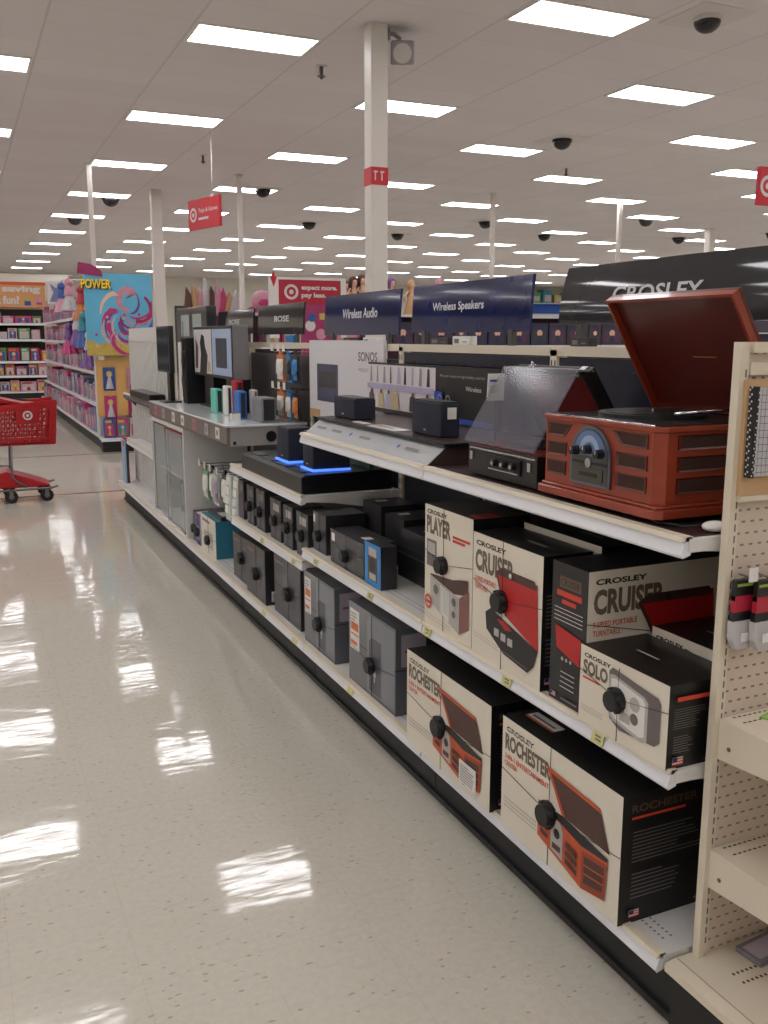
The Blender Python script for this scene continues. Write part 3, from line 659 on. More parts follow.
for v0, v1 in ((.72, .92), (.42, .63), (.12, .34)):
    k = (.36 if v0 > .7 else .3)
    grille([(.012, zz(v0)), (.092 if v0 < .7 else .085, zz(v0)), (.095 if v0 < .7 else .115, zz(v1)), (.012, zz(v1))], 'f', rp)
    grille([(W*.70 if v0 < .7 else W*.74, zz(v0)), (W*.96, zz(v0)), (W*.96, zz(v1)), (W*.70 if v0 < .7 else W*.66, zz(v1))], 'f', rp)
    grille([(.05, zz(v0)), (.21, zz(v0)), (.21, zz(v1)), (.05, zz(v1))], 's', rp)
    grille([(.235, zz(v0)), (.33, zz(v0)), (.33, zz(v1)), (.235, zz(v1))], 's', rp)
# arched dial
m = MB(); cy = yb-W*.478; r = W*.188; zc = zz(.47); n = 20
def arch(r_, z_bot, d, w_=0): return [(xa-d, cy+r_, z_bot), ] + [(xa-d, cy+r_*math.cos(PI*i/n), zc+r_*math.sin(PI*i/n)) for i in range(n+1)] + [(xa-d, cy-r_, z_bot)]
m.prism(arch(r, zz(.06), .001), (-.007, 0, 0), PEWTER); m.prism(arch(r*.9, zz(.1), .008), (-.001, 0, 0), PEWT2)
m.prism([(xa-.009, cy+r*.8*math.cos(PI*i/n), zc+.005+r*.8*math.sin(PI*i/n)) for i in range(n+1)], (-.0012, 0, 0), DIALBLUE)
m.prism([(xa-.0102, cy+r*.5*math.cos(PI*i/n), zc+.016+r*.5*math.sin(PI*i/n)) for i in range(n+1)], (-.0006, 0, 0), mat('pale_dial', (150, 168, 196), .3))
m.prism([(xa-.0108, cy+r*.3*math.cos(PI*i/n), zc+.016+r*.3*math.sin(PI*i/n)) for i in range(n+1)], (-.0006, 0, 0), DIALBLUE)
m.box(xa-.011, xa-.008, cy-r*.86, cy+r*.86, zz(.38), zz(.42), BLACK); m.box(xa-.012, xa-.008, cy-r*.7, cy+r*.7, zz(.14), zz(.32), mat('cassette_window', (74, 70, 58), .3)); m.box(xa-.013, xa-.011, cy-r*.45, cy+r*.45, zz(.2), zz(.26), BLACK)
m.cyl((xa-.008, cy, zz(.4)), (xa-.014, cy, zz(.4)), .012, CHROME, 14)
dial = m.build('dial_panel', rp)
for dy, dz in ((r*.62, 0), (0, .006), (-r*.62, 0)):
    m = MB(); m.cyl((xa-.009, cy+dy, zz(.56)+dz), (xa-.03, cy+dy, zz(.56)+dz), .0125, BLACK, 16, r2=.0105); m.box(xa-.032, xa-.03, cy+dy-.001, cy+dy+.001, zz(.56)+dz, zz(.56)+dz+.009, WHITEINK); m.build('knob', dial)
# turntable deck
m = MB(); m.box(xa+.012, xb-.01, ya+.012, yb-.012, zb-.001, zb+.003, BLACK); m.tube([(xa+.002, yb, zb+.001), (xa+.002, ya+ch, zb+.001)], .0025, CHROME); m.build('deck_plate', rp)
m = MB(); m.cyl((1.585, 1.85, zb+.003), (1.585, 1.85, zb+.012), .135, BLACK, 40); m.cyl((1.585, 1.85, zb+.012), (1.585, 1.85, zb+.014), .12, PUCK, 40); m.cyl((1.585, 1.85, zb+.012), (1.585, 1.85, zb+.022), .003, CHROME, 8); m.build('platter', rp)
m = MB(); m.tube([(1.70, 1.68, zb+.025), (1.62, 1.68, zb+.026), (1.53, 1.71, zb+.018)], .004, CHROME); m.cyl((1.70, 1.68, zb), (1.70, 1.68, zb+.03), .012, BLACK, 14); m.build('tonearm', rp)
# lid: open box hinged at the back, leaning to the aisle
m = MB(); L = .338; D = .03; t = .008
ang = math.radians(31.6)
m.M = Matrix.Translation((xb-.002, 0, zb+.004)) @ Matrix.Rotation(-ang, 4, 'Y')     # local z: up the lid, local -x: inside
y0_, y1_ = ya-.004, yb+.004
m.box(D-.01, D, y0_, y1_, 0, L, WOODD)              # outer board
m.box(0, D-.01, y0_, y0_+t, 0, L, WOOD); m.box(0, D-.01, y1_-t, y1_, 0, L, WOOD); m.box(0, D-.01, y0_+t, y1_-t, L-t, L, WOOD); m.box(0, D-.01, y0_+t, y1_-t, 0, t, WOODD)
m.box(D-.0115, D-.01, y0_+.15, y1_-.22, L*.46, L*.47, mat('gold_ink', (150, 96, 50), .4))
m.M = None; m.build('lid', rp, bevel=.0015)
for y in (ya+.08, yb-.08):
    m = MB(); m.box(xb-.012, xb+.004, y-.02, y+.02, zb-.002, zb+.006, CHROME); m.cyl((xb+.002, y-.02, zb+.005), (xb+.002, y+.02, zb+.005), .004, CHROME, 10); m.build('hinge', rp)
# small white plug adapter at the shelf's end
m = MB(); m.ball((1.47, 1.5, TS+.012), (.03, .022, .012), WHITETAG, 16, 8); m.tube([(1.48, 1.51, TS+.01), (1.43, 1.55, TS+.006), (1.41, 1.62, TS+.005), (1.43, 1.64, TS+.005)], .003, BLACK, 6)
tag(m.build('plug_adapter', loc=(1.47, 1.5, TS)), 'small white plug adapter with black cord at the top shelf end', 'adapter')

# suitcase turntable with sloping clear cover
st = empty('suitcase_turntable', (1.55, 2.29, TS), 'black suitcase record player with red lining under a clear sloping cover', 'record player')
xa2, xb2, ya2, yb2, z2 = 1.418, 1.70, 2.112, 2.49, 1.28
m = MB(); m.box(xa2, xb2, ya2, yb2, TS+.006, z2, BLACK)
for px_, py_ in ((xa2+.03, ya2+.03), (xa2+.03, yb2-.03), (xb2-.03, ya2+.03), (xb2-.03, yb2-.03)): m.cyl((px_, py_, TS), (px_, py_, TS+.006), .012, PUCK, 10)
m.box(xa2-.002, xa2, ya2+.01, yb2-.01, z2-.012, z2-.007, CHROME)
m.build('case', st, bevel=.008)
m = MB(); m.box(xa2-.006, xa2, 2.19, 2.37, TS+.03, TS+.075, PUCK)
m.box(xa2-.0075, xa2-.006, 2.2, 2.36, TS+.033, TS+.036, CHROME)
for k in range(3): m.cyl((xa2-.005, 2.22+k*.05, TS+.055), (xa2-.02, 2.22+k*.05, TS+.055), .011, BLACK, 14); m.cyl((xa2-.02, 2.22+k*.05, TS+.055), (xa2-.0205, 2.22+k*.05, TS+.055), .006, CHROME, 12)
for y in (ya2+.03, yb2-.03): m.box(xa2-.008, xa2, y-.008, y+.008, TS+.05, TS+.075, CHROME)
m.build('control_panel', st)
m = MB(); m.box(xa2+.01, xb2-.01, ya2+.01, yb2-.01, z2, z2+.003, mat('red_lining', (120, 24, 26), .6)); m.build('deck_plate', st)
m = MB(); m.cyl((1.56, 2.3, z2+.003), (1.56, 2.3, z2+.012), .1, BLACK, 32); m.build('platter', st)
m = MB(); a = math.radians(33); m.M = Matrix.Translation((xb2-.002, 0, z2+.003)) @ Matrix.Rotation(-a, 4, 'Y')
L2 = .255; RL = mat('red_lining', (120, 24, 26), .6)
m.box(.035, .045, ya2, yb2, 0, L2, BLACK); m.box(.03, .035, ya2+.008, yb2-.008, .008, L2-.008, RL)
m.box(0, .035, ya2, ya2+.008, 0, L2, BLACK); m.box(0, .035, yb2-.008, yb2, 0, L2, BLACK); m.box(0, .035, ya2+.008, yb2-.008, L2-.008, L2, PEWT2)
for y in (ya2+.015, yb2-.1): m.box(-.006, .04, y, y+.03, L2, L2+.006, CHROME)
m.M = None; m.build('lid', st, bevel=.003)
CLEAR = mat('clear_acrylic', (120, 120, 130), .12, noise=0, alpha=.36, spec=.5)
m = MB(); A = Vector((1.405, 0, 1.29)); Bt = Vector((1.545, 0, 1.512)); d = (Bt-A).normalized(); nrm = Vector((-d.z, 0, d.x))*.004
m.prism([(A.x, ya2-.004, A.z), (A.x, yb2+.004, A.z), (Bt.x, yb2+.004, Bt.z), (Bt.x, ya2-.004, Bt.z)], tuple(nrm), CLEAR); m.build('clear_cover', st)
m = MB(); m.box(1.545, 1.60, ya2, yb2, 1.508, 1.514, mat('grey_strip', (120, 120, 124), .35)); m.tube([(1.555, 2.36, 1.514), (1.56, 2.37, 1.53), (1.57, 2.36, 1.514)], .003, CHROME, 6); m.build('cover_strip', st)
# white price card standing by it
m = MB(); m.box(1.565, 1.568, 2.565, 2.64, 1.405, 1.49, WHITETAG); F = side(m, 1.5, 2.5, 1.4, .1, .1)
m = MB(); m.prism([(1.545, 2.60, 1.40), (1.608, 2.60, 1.40), (1.612, 2.60, 1.487), (1.549, 2.60, 1.487)], (0, .003, 0), WHITETAG)
F = Face(m, (1.546, 2.60, 1.40), (1, 0, 0), (0, 0, 1), .062, .087); F.rect(.15, .7, .6, .78, mat('blue_ink', (40, 60, 170), .5, noise=0)); small_lines(F, .15, .3, .7, .6, 4, GREYINK)
m.box(1.575, 1.585, 2.603, 2.608, 1.2655, 1.43, PEWT2); m.box(1.56, 1.60, 2.59, 2.63, 1.186, 1.19, PEWT2); m.box(1.577, 1.583, 2.603, 2.607, 1.19, 1.27, PEWT2)
tag(m.build('price_card', loc=(1.58, 2.6, TS)), 'white price card on a stand between the black speaker and suitcase turntable', 'card')

# ------------------------------------------------------------------ speaker riser and speakers
BROWNTOP = mat('dark_brown_laminate', (70, 54, 50), .3, noise=.08); SILV = mat('silver_fascia', (158, 160, 160), .35, metal=.4, noise=.04); BLUEDOT = mat('blue_dot', (40, 70, 160), .4, noise=0)
rz = empty('display_riser', (1.6, 3.28, TS), 'long wedge display riser with silver front and dark brown top', 'display stand')
m = MB(); ye, yw = 2.70, 3.89
m.prism([(1.385, ye, TS), (1.84, ye, TS), (1.84, ye, 1.245), (1.455, ye, 1.245)], (0, yw-ye, 0), BROWNTOP); m.prism([(1.44, ye-.012, 1.245), (1.845, ye-.012, 1.245), (1.845, ye-.012, 1.255), (1.435, ye-.012, 1.255)], (0, yw-ye+.015, 0), BLACK); m.box(1.447, 1.84, ye-.005, yw, 1.255, 1.2565, BROWNTOP)
m.build('platform', rz)
m = MB(); m.prism([(1.38, ye, TS), (1.386, ye, TS), (1.456, ye, 1.244), (1.45, ye, 1.244)], (0, yw-ye, 0), SILV)
F = Face(m, (1.38, yw, TS), (0, -1, 0), tuple(Vector((.07, 0, .0585)).normalized()), yw-ye, .091)
for k, u_ in enumerate((.13, .37, .75)): F.disc(u_, .55, .009, BLUEDOT)
for u_ in (.05, .2, .45, .8): F.rect(u_, .45, u_+.09, .6, GREYINK)
m.build('fascia', rz)
SPK = mat('black_speaker_cloth', (26, 29, 46), .75, noise=.4, scale=300, bump=.3)
def tabletop_speaker(x0, x1, yn, yf, z0, z1, lab, sticker=False, nm='wireless_speaker', grp='black wireless speakers', taper=.012):
    o = empty(nm, ((x0+x1)/2, (yn+yf)/2, z0), lab, 'speaker', grp)
    m = MB(); m.prism([(x0, yn+taper, z0), (x0-.004, (yn+yf)/2, z0), (x0, yf-taper, z0), (x1, yf, z0), (x1, yn, z0)], (0, 0, z1-z0), SPK); m.build('cabinet', o, bevel=.006)
    m = MB(); m.prism([(x0+.008, yn+taper+.004, z1), (x0+.004, (yn+yf)/2, z1), (x0+.008, yf-taper, z1), (x1-.005, yf-.005, z1), (x1-.005, yn+.005, z1)], (0, 0, .004), BLACK); m.build('top_plate', o)
    m = MB(); m.box(x0-.0055, x0-.003, (yn+yf)/2-.008, (yn+yf)/2+.008, z0+.018, z0+.023, PRSILVER); m.build('badge', o)
    if sticker: m = MB(); m.box(x1-.05, x1-.015, yn-.001, yn+.0, z1-.055, z1-.015, WHITETAG); m.build('sticker', o)
    return o
tabletop_speaker(1.505, 1.60, 3.61, 3.87, 1.2575, 1.345, 'black wireless speaker on the riser in front of the SONOS board')
tabletop_speaker(1.505, 1.575, 2.83, 3.08, 1.2575, 1.378, 'black wireless speaker with white side sticker on the riser', True)
for x, yn, yf, lab in ((1.458, 3.12, 3.38, 'white information card lying on the riser between the speakers'), (1.47, 3.44, 3.56, 'white card lying partly under the speaker by the SONOS board')):
    m = MB(); m.box(x, x+.07 if yn < 3.3 else x+.035, yn, yf, 1.257, 1.2595, WHITETAG); F = top(m, x, yf, 1.2595, yf-yn, .07 if yn < 3.3 else .035); small_lines(F, .1, .2, .8, .8, 4, GREYINK)
    tag(m.build('information_card', loc=(x, yn, 1.257)), lab, 'card')

# back boards
PHOTO_W = mat('photo_white', (214, 208, 210), .35, noise=.12, scale=14)
m = MB(); m.box(1.835, 1.852, 4.05, 5.08, 1.16, 1.588, mat('white_board', (214, 212, 214), .35, noise=.02))
F = front(m, 1.835, 5.08, 1.16, 1.03, .428); F.text('SONOS', .70, .76, .93, .87, PRGREY, .02); F.text('WIRELESS', .70, .64, .82, .68, LILAC, .005)
F.rect(.12, .22, .43, .70, mat('navy_grey_print', (66, 68, 92), .4)); F.rect(.15, .4, .40, .60, DARKBOX); F.rect(0, 0, .16, .1, mat('tan_print', (190, 150, 110), .5))
tag(m.build('brand_board', loc=(1.84, 4.45, 1.16)), 'white SONOS backboard behind the black speaker', 'sign')
m = MB(); m.box(1.80, 1.815, 2.94, 4.15, 1.258, 1.487, BLACK); F = front(m, 1.80, 4.15, 1.258, 1.21, .229)
F.rect(0, .08, .58, .96, PHOTO_W)
rr = random.Random(3)
SK = [mat('photo_%s' % n_, c_, .4, noise=.1) for n_, c_ in (('brown', (92, 66, 58)), ('tan', (196, 176, 140)), ('lilac', (176, 170, 196)), ('dark', (48, 42, 52)), ('grey', (150, 144, 150)))]
for k in range(9):
    a0 = .02+k*.062; e = rr.uniform(.015, .035); F.poly([(a0, .6), (a0+e, .6), (a0+e*.8, .93), (a0+e*.3, .93)], SK[rr.choice((0, 3, 4, 2, 4))])
for k, (a0, a1_) in enumerate(((.01, .07), (.1, .16), (.17, .23), (.38, .44), (.5, .55))):
    F.poly([(a0, .1), (a1_, .1), (a1_-.01, .34), ((a0+a1_)/2, .44), (a0+.005, .36)], SK[k % 4]); F.disc((a0+a1_)/2, .42, .011, SK[0])
F.poly([(.22, .1), (.30, .1), (.28, .42), (.22, .46)], SK[1]); F.rect(0, .47, .58, .58, SK[2])
F.rect(.58, .1, .64, .55, BLUEDOT); F.text('All your music in high fidelity and full', .62, .80, .92, .86, PRSILVER, 0); F.text('Wireless', .80, .60, .90, .68, WHITEINK)
for a0 in (.6, .66): F.ring(a0+.02, .42, .018, .014, LILAC)
F.rect(.6, .2, .7, .25, LILAC); F.rect(.58, .03, 1, .12, BLUEDOT)
tag(m.build('photo_board', loc=(1.8, 3.5, 1.258)), 'long low board with photos and black lettered end behind the speakers', 'sign')
# inner rails & navy boards, blue sheen painted in as mottled colour, on the back panels above the top shelf
NAVY = mat('navy_board_painted_sheen', (13, 16, 40), .22, noise=.85, scale=4)
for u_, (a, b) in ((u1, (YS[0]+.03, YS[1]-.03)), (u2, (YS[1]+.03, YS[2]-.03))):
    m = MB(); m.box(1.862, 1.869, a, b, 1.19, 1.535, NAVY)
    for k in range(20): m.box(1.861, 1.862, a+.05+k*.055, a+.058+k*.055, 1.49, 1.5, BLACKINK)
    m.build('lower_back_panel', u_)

# ------------------------------------------------------------------ header signs on top of the run
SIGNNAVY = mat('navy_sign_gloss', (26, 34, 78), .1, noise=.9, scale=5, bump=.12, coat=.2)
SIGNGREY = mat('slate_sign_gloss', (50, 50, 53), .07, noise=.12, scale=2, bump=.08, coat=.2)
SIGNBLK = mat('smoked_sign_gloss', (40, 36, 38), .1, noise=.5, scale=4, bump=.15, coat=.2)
LETTER = mat('white_letter', (206, 206, 210), .4, noise=0)
def header(y0, y1, z0, z1, mt, text, tr, lab, curve=0, x=1.875, rise=0, tilt=.012):
    o = empty('header_sign', (x, (y0+y1)/2, z0-.03), lab, 'sign')
    m = MB(); n = 16; pf = []
    for i in range(n+1):
        t = i/n; y = y1+(y0-y1)*t; pf.append((y, z1+rise*math.sin(PI*t*.5)))
    bow = lambda t: x-curve*math.sin(PI*t)
    K = 8; n = 16; vs = []
    off = lambda v: tilt*v*v
    for d in (0, .012):
        for i in range(n+1):
            t = i/n; y = y1+(y0-y1)*t
            for k in range(K+1): v = k/K; vs.append((bow(t)+off(v)+d, y, z0+(z1-z0)*v))
    S_ = (n+1)*(K+1); idx = lambda i, k: i*(K+1)+k; fs = []
    for i in range(n):
        for k in range(K):
            fs.append((idx(i, k), idx(i, k+1), idx(i+1, k+1), idx(i+1, k))); fs.append((S_+idx(i, k), S_+idx(i+1, k), S_+idx(i+1, k+1), S_+idx(i, k+1)))
    m.add(vs, fs, mt, True)
    ed = [(idx(i, 0), idx(i+1, 0), S_+idx(i+1, 0), S_+idx(i, 0)) for i in range(n)]+[(idx(i, K), S_+idx(i, K), S_+idx(i+1, K), idx(i+1, K)) for i in range(n)]
    ed += [(idx(0, k), S_+idx(0, k), S_+idx(0, k+1), idx(0, k+1)) for k in range(K)]+[(idx(n, k), idx(n, k+1), S_+idx(n, k+1), S_+idx(n, k)) for k in range(K)]
    m.add(vs, ed, mt, False)
    m.build('panel', o)
    a, b, c_, d = tr; vm = (b+d)/2; sl = 2*tilt*vm/(z1-z0); bx = off(vm)-2*tilt*vm*vm
    m = MB(); F = Face(m, (x-curve-.0015+bx, y1, z0), (0, -1, 0), tuple(Vector((sl, 0, 1)).normalized()), y1-y0, (z1-z0)*math.hypot(1, sl)); F.text(text, a, b, c_, d, LETTER, .02)
    m.build('lettering', o)
    for y in (y0+.12, y1-.12): m = MB(); m.box(x-.004, x+.016, y-.015, y+.015, 1.572, z0+.01, PEWT2); m.build('bracket', o)
    return o
hs = header(1.5, 2.69, 1.645, 1.832, SIGNGREY, 'CROSLEY', (.25, .34, .575, .6), 'curved dark grey CROSLEY header sign above the wooden record player', curve=.015, tilt=.035)
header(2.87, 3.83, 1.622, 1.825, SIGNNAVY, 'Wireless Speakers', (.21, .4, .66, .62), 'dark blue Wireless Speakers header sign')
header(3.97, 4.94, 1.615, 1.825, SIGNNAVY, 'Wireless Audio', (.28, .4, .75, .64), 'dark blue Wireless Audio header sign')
header(5.3, 6.22, 1.622, 1.81, SIGNBLK, 'BOSE', (.4, .42, .72, .62), 'smoky black header sign beside the Wireless Audio sign')
header(6.34, 7.3, 1.63, 1.80, SIGNBLK, 'BOSE', (.35, .4, .65, .62), 'smoky black header sign behind the demo counter screens')
# small clutter on the top rail
for y0, y1, h_, mt, lab, nm in ((3.28, 3.42, .035, WHITETAG, 'small white carton on the rail under the speakers sign', 'small_carton'), (3.46, 3.62, .03, DARKBOX, 'small black receiver on the rail by the Wireless Speakers sign', 'media_box'), (4.2, 4.36, .03, WHITETAG, 'small white carton on the rail under the Wireless Audio sign', 'small_carton'), (4.42, 4.62, .03, BLACK, 'small black media box on the rail under the Wireless Audio sign', 'media_box'), (2.0, 2.1, .025, PRORANGE, 'small orange packet on the rail under the CROSLEY sign', 'small_carton'), (5.45, 5.6, .045, BLUE, 'small blue carton on the rail under the nearer smoky sign', 'small_carton'), (2.5, 2.6, .03, DARKBOX, 'small black carton on the rail by the CROSLEY sign corner', 'media_box')):
    m = MB(); m.box(1.862, 1.898, y0, y1, 1.5725, 1.5725+h_, mt); F = front(m, 1.862, y1, 1.5725, y1-y0, h_); F.rect(.1, .2, .4, .7, GREYINK); F.rect(.6, .3, .85, .4, GREYINK)
    tag(m.build(nm, loc=(1.88, y0, 1.5725), bevel=.002), lab, 'box')

# ------------------------------------------------------------------ black demo platform with glowing speakers
pl = empty('demo_platform', (1.6, 4.45, .895), 'black demo platform with inset panels on its own shelf', 'display stand')
m = MB(); m.box(1.375, 1.83, 3.94, 4.93, .896, .975, BLACK); m.prism([(1.375, 3.94, .975), (1.83, 3.94, .975), (1.83, 3.94, .992), (1.395, 3.94, .985)], (0, .99, 0), BLACK); m.build('body', pl, bevel=.004)
PAD = mat('grey_inset_panel', (74, 76, 80), .35, noise=.2, scale=40)
for k in range(4):
    m = MB(); y = 4.03+k*.225; m.box(1.405, 1.46, y, y+.16, .986, .9905, PAD); m.build('inset_panel', pl)
GLOW = emit('blue_ring_light', (80, 130, 255), 1.4)
for yn, yf, x0, x1, z1, lab in ((4.30, 4.50, 1.44, 1.56, 1.16, 'further black speaker on the demo platform with blue glowing base'), (3.975, 4.14, 1.45, 1.63, 1.17, 'nearer black speaker on the demo platform with blue glowing base')):
    o = tabletop_speaker(x0, x1, yn, yf, 1.003, z1, lab, nm='glowing_speaker', grp='speakers with blue base lights')
    m = MB(); m.box(x0-.008, x1+.002, yn-.004, yf+.004, .9935, 1.002, GLOW); m.build('base_light', o)
# things at right end of the platform
m = MB(); m.box(1.72, 1.74, 3.955, 4.2, .994, 1.10, mat('green_print', (60, 84, 56), .5, noise=.5, scale=30)); tag(m.build('picture_card', loc=(1.77, 4.07, .994)), 'small green printed card behind the nearer glowing speaker', 'card')

# ------------------------------------------------------------------ demo counter with glass cabinet
CT = mat('frosted_counter_top', (214, 220, 220), .15, noise=.03); CFR = mat('taupe_counter_fascia', (112, 104, 98), .4, noise=.05); CEND = mat('grey_counter_end', (150, 146, 142), .4, noise=.04)
dc = empty('demo_counter', (1.6, 6.4, .98), 'grey demo counter with frosted top and stickers along its edge', 'counter')
m = MB(); m.box(1.385, 1.85, 5.19, 7.55, .985, 1.095, CEND); m.prism([(1.365, 5.19, 1.0), (1.385, 5.19, .985), (1.385, 5.19, 1.095), (1.365, 5.19, 1.095)], (0, 2.36, 0), CFR); m.build('body', dc)
m = MB(); m.box(1.36, 1.85, 5.18, 7.56, 1.095, 1.108, CT); m.build('counter_top', dc, bevel=.003)
m = MB(); m.cyl((1.63, 5.19, 1.035), (1.63, 5.186, 1.035), .032, BLACK, 24); m.build('cable_hole', dc)
m = MB(); m.cyl((1.41, 5.19, 1.005), (1.41, 5.186, 1.005), .01, BLACK, 14); m.build('lock', dc)
STK = [WHITETAG, LILAC, mat('pink_sticker', (190, 110, 140), .5), WHITETAG]
for k, y in enumerate((5.35, 5.62, 5.95, 6.3, 6.6, 6.95, 7.25)):
    m = MB(); m.box(1.3615, 1.3645, y, y+.09, 1.012, 1.08, STK[k % 4]); F = front(m, 1.3615, y+.09, 1.012, .09, .068); F.rect(.3, .3, .7, .75, GREYINK); m.build('sticker', dc)
GLASS = mat('cabinet_glass', (208, 216, 214), .03, noise=0, alpha=.22, spec=.8)
gc = empty('glass_cabinet', (1.6, 7.0, .2), 'white cabinet with sliding glass doors under the counter', 'cabinet')
m = MB(); m.box(1.375, 1.83, 6.40, 6.425, .2005, .984, WHITE_METAL); m.box(1.375, 1.83, 7.56, 7.585, .2005, .984, WHITE_METAL); m.box(1.81, 1.83, 6.425, 7.56, .2005, .984, WHITE_METAL)
m.box(1.375, 1.83, 6.425, 7.56, .2005, .225, WHITE_METAL); m.box(1.375, 1.83, 6.425, 7.56, .955, .984, WHITE_METAL); m.box(1.42, 1.81, 6.425, 7.56, .58, .59, CT); m.build('cabinet_body', gc)
for y0, y1, x in ((6.43, 7.02, 1.372), (6.98, 7.555, 1.386)):
    m = MB(); m.box(x, x+.006, y0, y1, .228, .952, GLASS)
    d = m.build('sliding_door', gc); m = MB()
    for a, b, c_, e in ((y0, y0+.016, .228, .952), (y1-.016, y1, .228, .952), (y0, y1, .228, .244), (y0, y1, .936, .952)): m.box(x-.002, x+.008, a, b, c_, e, CHROME)
    m.build('door_frame', d)
m = MB(); m.box(1.50, 1.62, 6.55, 6.8, .5905, .75, BLUE); m.box(1.50, 1.62, 6.55, 6.8, .75, .8, WHITETAG); tag(m.build('cabinet_carton', loc=(1.55, 6.67, .59)), 'blue and white carton inside the glass cabinet', 'box')
m = MB(); m.box(1.55, 1.66, 7.1, 7.4, .2255, .5, DARKBOX); m.box(1.549, 1.55, 7.15, 7.35, .28, .45, PRSILVER); tag(m.build('cabinet_carton', loc=(1.6, 7.25, .225)), 'dark carton at the bottom of the glass cabinet', 'box')

# screens on the counter
ds = empty('demo_display', (1.62, 6.35, 1.108), 'double display tower showing two bright pictures on the counter', 'display')
m = MB(); m.box(1.62, 1.725, 5.94, 7.02, 1.33, 1.68, mat('grey_display_shell', (126, 122, 124), .4)); m.box(1.615, 1.62, 5.94, 7.02, 1.33, 1.68, BLACK); m.build('housing', ds, bevel=.004)
SCW = mat('screen_white_print', (214, 210, 210), .3, noise=.06, scale=6); SCB = mat('screen_pale_blue', (168, 184, 214), .3, noise=.03)
m = MB(); F = front(m, 1.615, 7.0, 1.35, .52, .31); F.rect(0, 0, 1, 1, SCW); F.poly([(.3, 0), (.7, 0), (.78, .4), (.65, .6), (.6, .85), (.45, .9), (.35, .7), (.4, .45)], BLACKINK); F.poly([(.05, .1), (.2, .1), (.25, .6), (.1, .8)], SK[0]); F.poly([(.75, .05), (.95, .05), (.9, .25), (.78, .3)], SK[1]); m.build('picture', ds)
m = MB(); F = front(m, 1.615, 6.46, 1.35, .5, .31); F.rect(0, 0, 1, 1, SCB); F.rect(.2, .16, .78, .8, mat('screen_dark_blue', (52, 56, 72), .3)); m.build('picture', ds)
m = MB(); m.box(1.65, 1.76, 6.02, 6.25, 1.108, 1.33, BLACK); m.box(1.65, 1.76, 6.6, 6.86, 1.108, 1.33, BLACK); m.box(1.62, 1.80, 6.0, 6.9, 1.1085, 1.12, BLACK); m.build('stand', ds, bevel=.004)
# frame box on top of the run behind
m = MB(); m.box(1.80, 1.88, 7.35, 8.45, 1.5725, 1.85, DARKBOX); F = front(m, 1.80, 8.45, 1.5725, 1.1, .2775)
F.rect(.16, .15, .44, .8, mat('pale_window_print', (168, 178, 172), .4)); F.rect(.56, .15, .84, .8, MATS['pale_window_print']); F.rect(.2, .15, .24, .6, PRGREY)
tag(m.build('frame_box', loc=(1.84, 7.9, 1.5725), bevel=.004), 'dark box frame with two pale windows on top of the run', 'display')
# thin monitor turned to the aisle
mo = empty('thin_monitor', (1.47, 7.75, 1.081), 'thin dark flat monitor on the end unit beside the grooved panel', 'monitor')
m = MB(); m.box(1.44, 1.475, 7.06, 7.55, 1.34, 1.69, BLACK); F = front(m, 1.44, 7.55, 1.34, .49, .35); F.rect(.04, .05, .96, .95, mat('screen_off', (46, 50, 58), .12, noise=.2, scale=3)); m.build('screen', mo, bevel=.004)
m = MB(); m.box(1.475, 1.51, 7.26, 7.36, 1.11, 1.5, BLACK); m.box(1.42, 1.55, 7.2, 7.42, 1.1085, 1.12, BLACK); m.build('stand', mo)
m = MB(); m.box(1.40, 1.53, 7.75, 8.7, 1.081, 1.135, BLACK); m.box(1.405, 1.525, 7.76, 8.69, 1.135, 1.14, DARKBOX); m.box(1.399, 1.4, 7.9, 8.0, 1.1, 1.11, CHROME); tag(m.build('media_player', loc=(1.46, 8.2, 1.081), bevel=.003), 'low black media player on the end unit shelf', 'electronics')
m = MB(); m.box(1.56, 1.75, 7.05, 7.2, 1.1085, 1.6, BLACK); m.box(1.555, 1.56, 7.06, 7.19, 1.15, 1.5, DARKBOX); m.cyl((1.555, 7.125, 1.42), (1.548, 7.125, 1.42), .045, DARKBOX2, 20); m.cyl((1.555, 7.125, 1.28), (1.548, 7.125, 1.28), .055, DARKBOX2, 20)
tag(m.build('tower_speaker', loc=(1.65, 7.12, 1.1085), bevel=.008), 'tall black tower speaker on the counter behind the monitor', 'speaker')
# small coloured speakers on the counter
def mini(x, y, wd, h_, mt, lab, dpt=.05, rot=0, grp='small upright speakers on the counter'):
    o = empty('portable_speaker', (x, y, 1.1085), lab, 'speaker', grp)
    m = MB(); m.box(x, x+dpt, y-wd/2, y+wd/2, 1.1085, 1.1085+h_, mt); m.build('body', o, bevel=.008)
    m = MB(); m.box(x-.0015, x, y-wd/2+.012, y+wd/2-.012, 1.12, 1.1085+h_-.012, mt); m.build('grille', o)
    m = MB(); m.box(x+.012, x+dpt-.012, y-wd/2-.003, y-wd/2, 1.12, 1.1085+h_-.012, DARKBOX); m.build('end_cap', o)
    return o
mini(1.53, 6.14, .15, .16, mat('teal_plastic', (98, 196, 176), .4), 'teal upright portable speaker on the counter')
mini(1.54, 5.88, .10, .19, WHITETAG, 'white upright portable speaker between the teal and blue ones', .04)
mini(1.62, 5.95, .12, .22, REDS, 'red upright portable speaker standing just behind the white one')
mini(1.55, 5.64, .13, .17, mat('blue_plastic', (40, 110, 190), .4), 'blue upright portable speaker on the counter')
mini(1.62, 5.55, .1, .18, PRSILVER, 'silver slim portable speaker half hidden behind the blue one', .03)
mini(1.60, 5.37, .2, .145, mat('steel_grey_plastic', (122, 122, 128), .4, noise=.15, scale=200), 'grey boxy portable speaker at the near end of the counter', .09)
